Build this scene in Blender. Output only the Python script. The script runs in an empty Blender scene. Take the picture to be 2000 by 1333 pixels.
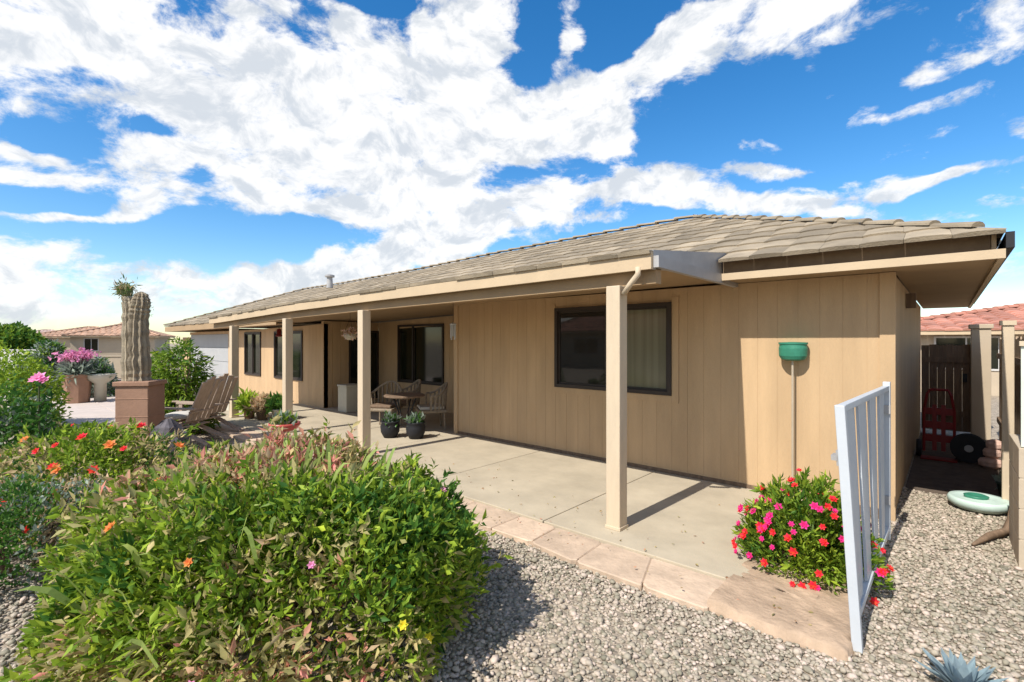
import bpy, math, random
import numpy as np
from mathutils import Vector, Matrix, Euler
random.seed(7); RG = np.random.default_rng(7)
rad = math.radians
sc = bpy.context.scene
C = sc.collection

# ---------------------------------------------------------------- camera frame
YAW = rad(41.87); EYE = 1.7; FPX = 950.0
FW = np.array([-math.sin(YAW), math.cos(YAW)]); RT = np.array([math.cos(YAW), math.sin(YAW)])
def A(px, D, z=0.0):
    "point standing D metres deep on the bearing px of the 2000 wide frame"
    p = D*FW + (px-1000)/FPX*D*RT
    return (float(p[0]), float(p[1]), z)
def G(px, py, z=0.0):
    return A(px, FPX*(EYE-z)/(py-666), z)

# ---------------------------------------------------------------- materials
MATS = {}
def mat(name, col, rough=0.8, var=0.12, scale=3.0, bump=0.0, bscale=40.0, metal=0.0, spec=0.3, tint=False, trans=0.0, streak=None, coat=0.0):
    if name in MATS: return MATS[name]
    if not (name.startswith('leaf') or name.startswith('petal')): col=tuple(min(.85,c*1.15) for c in col)
    else: col=tuple(min(.9,c*1.4) for c in col)
    m = bpy.data.materials.new(name); m.use_nodes = True
    nt = m.node_tree; N = nt.nodes; L = nt.links
    b = N['Principled BSDF']; b.inputs['Roughness'].default_value = rough; b.inputs['Metallic'].default_value = metal
    b.inputs['Specular IOR Level'].default_value = spec
    b.inputs['Coat Weight'].default_value = coat
    tc = N.new('ShaderNodeTexCoord')
    src = tc.outputs['Object']
    if streak:
        mp = N.new('ShaderNodeMapping'); mp.inputs['Scale'].default_value = streak; L.new(src, mp.inputs[0]); src = mp.outputs[0]
    n1 = N.new('ShaderNodeTexNoise'); n1.inputs['Scale'].default_value = scale; n1.inputs['Detail'].default_value = 6; n1.inputs['Roughness'].default_value = 0.65
    L.new(src, n1.inputs['Vector'])
    mr = N.new('ShaderNodeMapRange'); mr.inputs[1].default_value = 0.3; mr.inputs[2].default_value = 0.7
    mr.inputs[3].default_value = 1-var; mr.inputs[4].default_value = 1+var; L.new(n1.outputs['Fac'], mr.inputs[0])
    fac = mr.outputs[0]
    if tint:
        at = N.new('ShaderNodeAttribute'); at.attribute_name = 'tint'
        mm = N.new('ShaderNodeMath'); mm.operation = 'MULTIPLY'; L.new(fac, mm.inputs[0]); L.new(at.outputs['Fac'], mm.inputs[1]); fac = mm.outputs[0]
    rgb = N.new('ShaderNodeRGB'); rgb.outputs[0].default_value = (*col, 1)
    vm = N.new('ShaderNodeVectorMath'); vm.operation = 'SCALE'; L.new(rgb.outputs[0], vm.inputs[0]); L.new(fac, vm.inputs['Scale'])
    out = vm.outputs[0]
    if tint == 'hue':
        hs = N.new('ShaderNodeHueSaturation')
        mr2 = N.new('ShaderNodeMapRange'); mr2.inputs[1].default_value = 0.6; mr2.inputs[2].default_value = 1.4; mr2.inputs[3].default_value = 0.525; mr2.inputs[4].default_value = 0.475
        L.new(at.outputs['Fac'], mr2.inputs[0]); L.new(mr2.outputs[0], hs.inputs['Hue']); L.new(out, hs.inputs['Color']); out = hs.outputs[0]
    L.new(out, b.inputs['Base Color'])
    if bump:
        n2 = N.new('ShaderNodeTexNoise'); n2.inputs['Scale'].default_value = bscale; n2.inputs['Detail'].default_value = 5
        L.new(src, n2.inputs['Vector'])
        bp = N.new('ShaderNodeBump'); bp.inputs['Strength'].default_value = bump; bp.inputs['Distance'].default_value = 0.01
        L.new(n2.outputs['Fac'], bp.inputs['Height']); L.new(bp.outputs[0], b.inputs['Normal'])
    if trans:
        tr = N.new('ShaderNodeBsdfTranslucent'); L.new(out, tr.inputs['Color'])
        mx = N.new('ShaderNodeMixShader'); mx.inputs[0].default_value = trans
        o = N['Material Output']; L.new(b.outputs[0], mx.inputs[1]); L.new(tr.outputs[0], mx.inputs[2]); L.new(mx.outputs[0], o.inputs['Surface'])
    MATS[name] = m
    return m

M_WALL = mat('siding_paint', (.42,.288,.162), .85, .13, 1.5, .4, 60, streak=(2.0,2.0,.3))
M_TRIM = mat('trim_paint', (.44,.335,.215), .7, .06, 3, .15, 50)
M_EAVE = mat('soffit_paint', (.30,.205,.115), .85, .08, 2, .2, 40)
M_POST = mat('post_paint', (.475,.38,.265), .7, .07, 4, .2, 50, streak=(3,3,.6))
M_TILE = mat('roof_tile', (.235,.19,.132), .9, .26, 2.2, .5, 70, tint=True)
M_GREYMETAL = mat('grey_flashing', (.34,.33,.32), .5, .1, 4, .1, 30, metal=.2)
M_DARKWOOD = mat('dark_wood', (.15,.10,.064), .8, .3, 3, .4, 40, streak=(6,6,.6))
M_FRAME = mat('window_frame_dark', (.035,.026,.02), .5, .1, 5)
M_CONC = mat('concrete', (.36,.305,.22), .9, .15, 1.7, .3, 90)
M_FLAG = mat('flagstone', (.42,.315,.225), .85, .2, 4.5, .8, 22, tint=True)
M_GRAVEL = mat('gravel_bed', (.22,.18,.135), .95, .25, 9, .8, 120)
_nt=M_GRAVEL.node_tree; _b=_nt.nodes['Principled BSDF']; _src=_b.inputs['Base Color'].links[0].from_socket
_v=_nt.nodes.new('ShaderNodeTexVoronoi'); _v.inputs['Scale'].default_value=42; _tc=_nt.nodes.new('ShaderNodeTexCoord'); _nt.links.new(_tc.outputs['Object'],_v.inputs['Vector'])
_h=_nt.nodes.new('ShaderNodeSeparateColor'); _nt.links.new(_v.outputs['Color'],_h.inputs[0])
_m=_nt.nodes.new('ShaderNodeMapRange'); _m.inputs[3].default_value=.75; _m.inputs[4].default_value=1.75; _nt.links.new(_h.outputs[0],_m.inputs[0])
_s=_nt.nodes.new('ShaderNodeVectorMath'); _s.operation='SCALE'; _nt.links.new(_src,_s.inputs[0]); _nt.links.new(_m.outputs[0],_s.inputs['Scale']); _nt.links.new(_s.outputs[0],_b.inputs['Base Color'])
_bp=_nt.nodes.new('ShaderNodeBump'); _bp.invert=True; _bp.inputs['Strength'].default_value=.9; _bp.inputs['Distance'].default_value=.012; _nt.links.new(_v.outputs['Distance'],_bp.inputs['Height']); _nt.links.new(_bp.outputs[0],_b.inputs['Normal'])
M_PEB = mat('pebble', (.325,.275,.21), .85, .2, 30, .2, 90, tint='hue')
M_YARDSHADE = mat('ground_shade_paint', (.10,.075,.055), .95, .3, 8, .8, 60)
M_GLASSW = mat('white_metal', (.42,.44,.455), .45, .05, 4, .05, 30, spec=.5)
M_TERRA = mat('terracotta', (.27,.155,.10), .85, .15, 3, .4, 30)
M_BLACK = mat('black_rubber', (.015,.015,.017), .6, .2, 5)
M_RED = mat('red_paint', (.17,.012,.012), .5, .1, 5)
M_GREENM = mat('green_paint', (.03,.16,.10), .45, .2, 9)
M_CREAM = mat('cream_plastic', (.42,.39,.31), .6, .08, 5)
M_WOOD = mat('weathered_wood', (.33,.25,.19), .8, .2, 4, .4, 40, streak=(5,5,1))
M_CUSH = mat('pale_cushion', (.44,.41,.36), .9, .08, 6, .2, 60)
M_WICK = mat('wicker', (.23,.18,.125), .85, .3, 18, .8, 90)
M_BARK = mat('bark', (.16,.115,.08), .9, .25, 8, .8, 40)
M_STUC = mat('stucco_far', (.40,.325,.235), .9, .06, 1.5, .2, 40)
M_STUCW = mat('stucco_pale', (.47,.45,.42), .9, .06, 1.5, .2, 40)
M_REDTILE = mat('clay_tile', (.37,.17,.12), .9, .16, 3, .5, 50, tint=True)
M_ORTILE = mat('orange_tile', (.39,.24,.16), .9, .16, 3, .5, 50, tint=True)
M_CACT = mat('cactus_skin', (.235,.19,.13), .85, .35, 5, .6, 40, streak=(3,3,1.2))
M_CACTG = mat('cactus_green', (.13,.15,.06), .8, .3, 8, .6, 40)
M_MINT = mat('mint_plastic', (.42,.52,.46), .45, .1, 5)
def leafm(name, col): return mat(name, col, .55, .2, 14, tint='hue', trans=.45, spec=.25)
L_GREEN = leafm('leaf_green', (.125,.20,.02))
L_DEEP = leafm('leaf_deep', (.055,.13,.02))
L_LIME = leafm('leaf_lime', (.22,.31,.03))
L_DRY = leafm('leaf_dry', (.42,.31,.18))
L_STRAW = leafm('leaf_straw', (.34,.30,.125))
L_PINK = leafm('leaf_rust', (.50,.235,.16))
L_GREY = leafm('leaf_grey', (.20,.24,.19))
L_BLUE = leafm('leaf_blue', (.19,.25,.27))
P_RED = leafm('petal_red', (.70,.025,.03))
P_MAG = leafm('petal_magenta', (.75,.03,.20))
P_PINK = leafm('petal_pink', (.80,.25,.42))
P_YEL = leafm('petal_yellow', (.80,.55,.04))
P_OR = leafm('petal_orange', (.80,.22,.06))

def glass(name, col, rough=.03, fold=None):
    m = bpy.data.materials.new(name); m.use_nodes = True
    nt = m.node_tree; N = nt.nodes; L = nt.links; b = N['Principled BSDF']
    b.inputs['Roughness'].default_value = rough; b.inputs['IOR'].default_value = 1.5; b.inputs['Specular IOR Level'].default_value = .45
    tc = N.new('ShaderNodeTexCoord'); n = N.new('ShaderNodeTexNoise'); n.inputs['Scale'].default_value = 1.2; n.inputs['Detail'].default_value = 4
    
    if fold:
        mpf = N.new('ShaderNodeMapping'); mpf.inputs['Scale'].default_value = fold; L.new(tc.outputs['Object'], mpf.inputs[0]); L.new(mpf.outputs[0], n.inputs['Vector'])
    else: L.new(tc.outputs['Object'], n.inputs['Vector'])
    mr = N.new('ShaderNodeMapRange'); mr.inputs[3].default_value = .6; mr.inputs[4].default_value = 1.4; L.new(n.outputs['Fac'], mr.inputs[0])
    rgb = N.new('ShaderNodeRGB'); rgb.outputs[0].default_value = (*col, 1)
    vm = N.new('ShaderNodeVectorMath'); vm.operation = 'SCALE'; L.new(rgb.outputs[0], vm.inputs[0]); L.new(mr.outputs[0], vm.inputs['Scale'])
    L.new(vm.outputs[0], b.inputs['Base Color'])
    bp = N.new('ShaderNodeBump'); bp.inputs['Strength'].default_value = .05; bp.inputs['Distance'].default_value = .02
    n2 = N.new('ShaderNodeTexNoise'); n2.inputs['Scale'].default_value = 1.6; L.new(tc.outputs['Object'], n2.inputs['Vector'])
    L.new(n2.outputs['Fac'], bp.inputs['Height']); L.new(bp.outputs[0], b.inputs['Normal'])
    return m
M_GLASS = glass('window_glass', (.022,.020,.018))
M_GLASS_F = glass('window_glass_far', (.012,.014,.008), .08)
M_CURT = mat('curtain_cloth', (.33,.32,.25), .8, .12, 3, streak=(14,14,.3))
M_SHEER = glass('screened_glass', (.17,.16,.105), .10, fold=(13,1,.25))

# ---------------------------------------------------------------- mesh builder
def sag(x):
    return float(np.interp(x, [-24,-17,-12.8,-9,-6.4,-2], [.25,.25,.19,.08,.04,0]))
class MB:
    def __init__(s): s.v=[]; s.f=[]; s.mi=[]; s.t=[]; s.smooth=False
    def add(s, vs, fs, mi=0, t=None):
        o=len(s.v); s.v += [tuple(map(float,v)) for v in vs]; s.f += [tuple(i+o for i in f) for f in fs]
        s.mi += [mi]*len(fs); s.t += [(t if t is not None else 1.0)]*len(fs); return s
    def box(s, x0,x1,y0,y1,z0,z1, mi=0, t=None, R=None, c=None):
        vs=[(x,y,z) for x in (x0,x1) for y in (y0,y1) for z in (z0,z1)]
        if R is not None:
            c = Vector(c if c is not None else ((x0+x1)/2,(y0+y1)/2,(z0+z1)/2)); vs=[tuple(R@(Vector(v)-c)+c) for v in vs]
        return s.add(vs, [(0,1,3,2),(4,6,7,5),(0,4,5,1),(2,3,7,6),(0,2,6,4),(1,5,7,3)], mi, t)
    def bar(s, a, b, w, h=None, mi=0, t=None):
        a=Vector(a); b=Vector(b); d=(b-a).normalized(); h=h or w
        up=Vector((0,0,1)) if abs(d.z)<.95 else Vector((0,1,0))
        x=d.cross(up).normalized(); y=x.cross(d).normalized()
        vs=[p+x*(i*w/2)+y*(j*h/2) for p in (a,b) for i,j in ((-1,-1),(1,-1),(1,1),(-1,1))]
        return s.add(vs, [(3,2,1,0),(4,5,6,7)]+[(i,(i+1)%4,(i+1)%4+4,i+4) for i in range(4)], mi, t)
    def tube(s, pts, rs, n=8, mi=0, cap=True):
        pts=[Vector(p) for p in pts]; rs = rs if isinstance(rs,(list,tuple)) else [rs]*len(pts)
        rings=[]; prev=None
        for i,p in enumerate(pts):
            d=((pts[min(i+1,len(pts)-1)]-pts[max(i-1,0)])).normalized()
            if prev is None: ref=Vector((0,0,1)) if abs(d.z)<.9 else Vector((1,0,0)); x=d.cross(ref).normalized()
            else: x=(prev-d*prev.dot(d)).normalized()
            prev=x; y=d.cross(x)
            rings.append([p+(x*math.cos(2*math.pi*k/n)+y*math.sin(2*math.pi*k/n))*rs[i] for k in range(n)])
        vs=[v for r in rings for v in r]; fs=[]
        for i in range(len(pts)-1):
            for k in range(n): fs.append((i*n+k, i*n+(k+1)%n, (i+1)*n+(k+1)%n, (i+1)*n+k))
        if cap: fs += [tuple(range(n))[::-1], tuple((len(pts)-1)*n+k for k in range(n))]
        return s.add(vs, fs, mi)
    def lathe(s, prof, c=(0,0,0), n=24, mi=0, sx=1, sy=1):
        vs=[]; fs=[]
        for r,z in prof:
            for k in range(n): vs.append((c[0]+r*sx*math.cos(2*math.pi*k/n), c[1]+r*sy*math.sin(2*math.pi*k/n), c[2]+z))
        for i in range(len(prof)-1):
            for k in range(n): fs.append((i*n+k, i*n+(k+1)%n, (i+1)*n+(k+1)%n, (i+1)*n+k))
        fs += [tuple(range(n))[::-1], tuple((len(prof)-1)*n+k for k in range(n))]
        return s.add(vs, fs, mi)
    def build(s, name, mats, parent=None, smooth=False, sagit=False, bevel=0):
        if not isinstance(mats,(list,tuple)): mats=[mats]
        po = Vector((0,0,0))
        q = parent
        while q is not None: po += q.location; q = q.parent
        vs = s.v
        if sagit: vs=[(x,y,z-sag(x)*(1 if z>2.05 else 0)) for x,y,z in vs]
        me=bpy.data.meshes.new(name); me.from_pydata([(x-po.x,y-po.y,z-po.z) for x,y,z in vs],[],s.f)
        for m in mats: me.materials.append(m)
        me.polygons.foreach_set('material_index', s.mi)
        a=me.attributes.new('tint','FLOAT','FACE'); a.data.foreach_set('value', s.t)
        if smooth: me.polygons.foreach_set('use_smooth',[True]*len(s.f))
        me.update()
        o=bpy.data.objects.new(name, me); C.objects.link(o)
        if parent is not None: o.parent=parent
        if bevel:
            b=o.modifiers.new('b','BEVEL'); b.width=bevel; b.segments=2; b.limit_method='ANGLE'
        return o
def tag(o, label=None, cat=None, group=None, kind=None):
    if label: o['label']=label
    if cat: o['category']=cat
    if group: o['group']=group
    if kind: o['kind']=kind
    return o
def thing(name, label, cat, loc=(0,0,0), group=None, rz=0):
    o=bpy.data.objects.new(name,None); C.objects.link(o); o.location=loc; o.rotation_euler=(0,0,rz); o.empty_display_size=.2
    return tag(o,label,cat,group)
def copy_tree(o, parent=None):
    c=o.copy(); C.objects.link(c)
    if parent is not None: c.parent=parent
    for ch in list(o.children): copy_tree(ch, c)
    return c
def mesh_np(name, V, F, mats, mi, tint, parent=None, smooth=False):
    "V (n,3), F (m,k) arrays"
    me=bpy.data.meshes.new(name); k=F.shape[1]
    po=Vector((0,0,0)); q=parent
    while q is not None: po+=q.location; q=q.parent
    V=V-np.array(po)
    me.vertices.add(len(V)); me.vertices.foreach_set('co', V.astype(np.float32).ravel())
    me.loops.add(F.size); me.loops.foreach_set('vertex_index', F.astype(np.int32).ravel())
    me.polygons.add(len(F)); me.polygons.foreach_set('loop_start', np.arange(0,F.size,k,dtype=np.int32))
    try: me.polygons.foreach_set('loop_total', np.full(len(F),k,dtype=np.int32))
    except Exception: pass
    for m in mats: me.materials.append(m)
    me.polygons.foreach_set('material_index', mi.astype(np.int32))
    me.update(calc_edges=True)
    a=me.attributes.new('tint','FLOAT','FACE'); a.data.foreach_set('value', tint.astype(np.float32))
    if smooth: me.polygons.foreach_set('use_smooth', np.ones(len(F),dtype=bool))
    o=bpy.data.objects.new(name,me); C.objects.link(o)
    if parent is not None: o.parent=parent
    return o

def vnoise(P, s, seed=0):
    "cheap smooth noise from sines, about -1..1"
    r=np.random.default_rng(seed); out=np.zeros(len(P))
    for k in range(7):
        d=r.normal(size=3)*s*(1+.35*k); out+=np.sin(P@d+r.uniform(0,6.28))/(1+.25*k)
    return out/3.2

def leaves(P, Dr, size, width=.42, fold=.25, jitter=.9):
    "leaf quads at P pointing roughly along Dr; returns V,F (two triangles each)"
    n=len(P)
    d=Dr+RG.normal(size=(n,3))*jitter; d/=np.linalg.norm(d,axis=1)[:,None]
    r=RG.normal(size=(n,3)); s=np.cross(d,r); s/=np.linalg.norm(s,axis=1)[:,None]; nn=np.cross(s,d)
    L=(size*RG.uniform(.6,1.35,n))[:,None]; W=L*width*.5
    a=P; b=P+d*L*.45+s*W+nn*W*fold; c=P+d*L+nn*(-L*.12); e=P+d*L*.45-s*W+nn*W*fold
    V=np.stack([a,b,c,e],1).reshape(-1,3)
    i=np.arange(n)*4
    F=np.concatenate([np.stack([i,i+1,i+2],1),np.stack([i,i+2,i+3],1)],0)
    return V,F

def blob_points(n, c, r, power=2.3, shell=.35, lump=.16, seed=1, flat=0.0):
    "points in the outer shell of a lumpy ellipsoid standing on the ground"
    d=RG.normal(size=(n,3)); d[:,2]=np.abs(d[:,2])*1.0-.12*RG.uniform(0,1,n)
    d/=(np.abs(d)**power).sum(1)[:,None]**(1/power)
    u=1-shell*RG.uniform(0,1,n)**1.6
    lm=1+lump*vnoise(d, 2.6, seed)+lump*.45*vnoise(d, 7, seed+1)
    P=d*(u*lm)[:,None]*np.array(r)+np.array(c)
    nr=d/np.array(r); nr/=np.linalg.norm(nr,axis=1)[:,None]
    return P,nr

FLOWERS={}
def flower_mesh(m, size, petals=6):
    key=(m.name,size)
    if key in FLOWERS: return FLOWERS[key]
    b=MB()
    for layer,(rr,tilt,k) in enumerate(((1,.25,petals),(.62,.9,petals))):
        for i in range(k):
            a=2*math.pi*(i+.5*layer)/k; ca,sa=math.cos(a),math.sin(a); r=size*rr
            def p(u,v,z): return (ca*u-sa*v, sa*u+ca*v, z)
            b.add([p(0,0,0),p(r*.55,r*.32,r*tilt*.6),p(r,0,r*tilt),p(r*.55,-r*.32,r*tilt*.6)],[(0,1,2,3)],0,random.uniform(.8,1.2))
    o=b.build('flower',[m]); me=o.data; bpy.data.objects.remove(o); FLOWERS[key]=me
    return me
def add_flower(root, m, size, loc, nrm):
    o=bpy.data.objects.new('flower', flower_mesh(m,size)); C.objects.link(o); o.parent=root
    o.location=Vector(loc)-root.location
    o.rotation_euler=Vector(nrm).to_track_quat('Z','Y').to_euler()
    return o

def shrub(name, label, cat, c, r, n, size, mats, w, group=None, width=.42, jitter=.9, shell=.4, lump=.18, seed=1, stems=9, flowers=(), zone=None, power=2.3, droop=0, stemmat=None, up=.25, sprouts=0):
    root=thing(name,label,cat,(c[0],c[1],0),group)
    P,nr=blob_points(n,c,r,power,shell,lump,seed)
    P=P[:]; keep=P[:,2]>.01; P=P[keep]; nr=nr[keep]
    # gaps: drop leaves where a fine noise is low, so light and dark clumps form
    g=vnoise(P, 5.0/max(r[0],.3)*.9, seed+5)+.5*vnoise(P,13,seed+6)+RG.normal(size=len(P))*.35
    k=g>-.42; P=P[k]; nr=nr[k]
    Dr=nr+np.array([0,0,up-droop])
    if sprouts:
        Q,qn=blob_points(sprouts*2,c,r,power,.05,lump,seed); ok=(Q[:,2]>.25)&(qn[:,2]>-.1); Q=Q[ok][:sprouts]; qn=qn[ok][:sprouts]; m_=len(Q)
        sd=qn*.7+np.array([0,0,.8])+RG.normal(size=(m_,3))*.35; sd/=np.linalg.norm(sd,axis=1)[:,None]
        ln=RG.uniform(.05,.17,m_)*r[2]; kk=16; tt=np.linspace(-.3,1,kk)
        SP=(Q[:,None,:]+sd[:,None,:]*(ln[:,None]*tt[None])[...,None]).reshape(-1,3)
        P=np.concatenate([P,SP]); Dr=np.concatenate([Dr,np.repeat(sd,kk,0)*.9+RG.normal(size=(m_*kk,3))*.2])
    V,F=leaves(P,Dr,size,width,jitter=jitter)
    m=len(P); w=np.array(w,float); w/=w.sum()
    f1=vnoise(P,2.8/max(r[0],.4),seed+9)+.7*vnoise(P,9,seed+10)
    if zone is not None: f1=f1+zone(P)
    q=np.clip((f1+1.2)/2.4+RG.normal(size=m)*.16,0,.9999)
    cum=np.cumsum(w); mi=np.searchsorted(cum,q); mi=np.clip(mi,0,len(mats)-1)
    ti=np.clip(1+RG.normal(size=m)*.22,.55,1.6)
    mesh_np('foliage',V,F,mats,np.concatenate([mi,mi]),np.concatenate([ti,ti]),root)
    b=MB()
    for i in range(stems):
        a=random.uniform(0,6.28); rr=random.uniform(.3,.8)
        p0=Vector((c[0]+math.cos(a)*r[0]*.15,c[1]+math.sin(a)*r[1]*.15,-.06)); p2=Vector((c[0]+math.cos(a)*r[0]*rr,c[1]+math.sin(a)*r[1]*rr,c[2]+r[2]*random.uniform(.5,.85)))
        p1=(p0+p2)/2+Vector((0,0,.12*r[2])); b.tube([p0,p1,p2],[.02*r[2]+.006,.012*r[2]+.004,.004],5)
    b.build('stems',stemmat or M_BARK,root,smooth=True)
    for fm,fs,cnt,band in flowers:
        Q,qn=blob_points(cnt*6,c,r,power,.06,lump,seed); sel=[i for i in range(len(Q)) if band(Q[i],qn[i])][:cnt]
        for i in sel: add_flower(root,fm,fs*random.choice((.8,1,1.15)),Q[i]+qn[i]*size*1.1,qn[i]+np.array([-.2,-.5,.4])+RG.normal(size=3)*.2)
    return root

# ================================================================= SETTING
# ground sheet (gravel level -0.06)
def ground():
    V=[];F=[]
    xs=[-400,-150,-60,-30,-20]+list(np.arange(-14,6.01,.5))+[12,25,60,150,400]
    ys=[-400,-100,-30,-12,-6]+list(np.arange(-3,20.01,.5))+[30,50,90,180,400]
    for y in ys:
        for x in xs:
            z=-.06+.012*math.sin(x*1.7+y*.6)*math.sin(y*1.3-x*.4) if -14<x<6 and -3<y<3 else -.06
            V.append((x,y,z))
    n=len(xs)
    for j in range(len(ys)-1):
        for i in range(n-1): F.append((j*n+i,j*n+i+1,(j+1)*n+i+1,(j+1)*n+i))
    b=MB(); b.add(V,F); return b
o=ground().build('ground',M_GRAVEL); tag(o,kind='structure',label='tan gravel ground')

# concrete patio with joints
b=MB()
xs=[-1.05,-2.85,-4.7,-6.7,-8.7,-10.7,-13.2]
for i in range(len(xs)-1):
    b.box(xs[i+1]+.006,xs[i]-.006,3.62,6.0,-.2,0)
b.box(-11.8,-6.79,6.0,7.6,-.2,-.002)
b.box(-13.1,-1.06,3.64,5.98,-.2,-.012)
tag(b.build('patio_path',M_CONC,bevel=.006),'pale concrete patio slab',kind='structure')
# pale paving to the left
b=MB(); 
for i in range(7):
    for j in range(3): b.box(-13.25-1.55*(i+1)+.01,-13.25-1.55*i-.01,.6+1.75*j,.6+1.75*(j+1)-.012,-.2,-.008-.002*((i+j)%2))
b.box(-24.2,-13.2,.6,5.95,-.2,-.022)
tag(b.build('terrace_path',mat('pink_paving',(.44,.37,.32),.9,.1,2,.3,50),bevel=.006),'pale pinkish paving slabs',kind='structure')
# side yard ground sheet, shade put into its dark colour
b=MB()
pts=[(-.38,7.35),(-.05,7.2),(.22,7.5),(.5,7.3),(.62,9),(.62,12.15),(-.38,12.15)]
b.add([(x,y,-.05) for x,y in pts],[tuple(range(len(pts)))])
tag(b.build('yard_shade_path',M_YARDSHADE),'dark ground sheet standing in for shade in the side yard',kind='structure')
# flagstones along the front edge
b=MB(); rs=random.Random(3)
def stone(poly, z, t, th=.12):
    n=len(poly); cx=sum(p[0] for p in poly)/n; cy=sum(p[1] for p in poly)/n
    top=[(x,y,z) for x,y in poly]; inn=[(cx+(x-cx)*.97+rs.uniform(-.004,.004),cy+(y-cy)*.95,z+.006) for x,y in poly]; bot=[(x,y,z-th) for x,y in poly]
    fs=[tuple(range(n,2*n))]+[(i,(i+1)%n,n+(i+1)%n,n+i) for i in range(n)]+[(2*n+i,2*n+(i+1)%n,(i+1)%n,i) for i in range(n)]
    b.add(top+inn+bot,fs,0,t)
def strip(x0,x1,y0,y1,rows,zf,avg):
    # irregular quads with a few cut corners
    cols=max(2,int(abs(x1-x0)/avg))
    grid=[[ (x0+(x1-x0)*i/cols+rs.uniform(-.09,.09)*(0<i<cols), y0+(y1-y0)*j/rows+rs.uniform(-.06,.06)*(0<j<rows)+(rs.uniform(-.035,.035) if j==0 else 0)) for i in range(cols+1)] for j in range(rows+1)]
    for j in range(rows):
        for i in range(cols):
            q=[grid[j][i],grid[j][i+1],grid[j+1][i+1],grid[j+1][i]]
            cx=sum(p[0] for p in q)/4; cy=sum(p[1] for p in q)/4
            poly=[]
            for k in range(4):
                a=q[k]; bb=q[(k+1)%4]; pv=q[k-1]
                ct=rs.uniform(.03,.16)
                p1=(a[0]+(pv[0]-a[0])*ct*.5,a[1]+(pv[1]-a[1])*ct*.5); p2=(a[0]+(bb[0]-a[0])*ct*.5,a[1]+(bb[1]-a[1])*ct*.5)
                poly += [p1,p2]
            poly=[(cx+(x-cx)*.985,cy+(y-cy)*.99) for x,y in poly]
            stone(poly, zf(cx,cy)+rs.uniform(-.004,.006), rs.uniform(.86,1.18))
strip(-13,-1.15,3.18,3.62,1,lambda x,y:-.022,.5)
b.box(-13,-1.17,3.22,3.61,-.15,-.026,0,.92)
tag(b.build('flagstone_path',M_FLAG),'peach flagstones edging the patio',kind='structure')

# sandy raised pad round the flower bush, with a broken stone lip
nx,ny=46,70; X0,X1,Y0,Y1=-1.165,-.40,3.17,4.75
gx_,gy_=np.meshgrid(np.linspace(0,1,nx),np.linspace(0,1,ny)); q=np.stack([gx_.ravel(),gy_.ravel(),np.zeros(nx*ny)],1)
wx=X0+(X1-X0)*q[:,0]; wy=Y0+(Y1-Y0)*q[:,1]
W3=np.stack([wx,wy,np.zeros(nx*ny)],1)
hz=.008+.016*vnoise(W3,4,61)+.008*vnoise(W3,14,62)+.004*vnoise(W3,40,63)
edge=np.minimum(q[:,1]*1.6,(1-q[:,0])*.75); edge=np.minimum(edge,(1-q[:,1])*1.6)
hz=np.where(edge<.002,-.12,hz-.03*np.exp(-edge/.02))
wy=wy+.03*vnoise(W3,5,64)*(q[:,1]<.3)+.015*vnoise(W3,18,65)*(q[:,1]<.3); wx=wx+(.03*vnoise(W3,5,66)+.012*vnoise(W3,20,67))*(q[:,0]>.7)
Vp=np.stack([wx,wy,hz],1); ii=np.arange((ny-1)*nx).reshape(ny-1,nx)[:,:-1].ravel(); Fp=np.stack([ii,ii+1,ii+nx+1,ii+nx],1)
tp=np.clip(.92+.10*vnoise(Vp[ii],6,68)+.08*vnoise(Vp[ii],22,69),.6,1.25)
tag(mesh_np('sand_path',Vp,Fp,[mat('sandy_stone',(.37,.265,.18),.95,.18,6,.9,35,tint=True)],np.zeros(len(Fp)),tp),'sandy pinkish earth pad round the flower bush',kind='structure')

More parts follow.
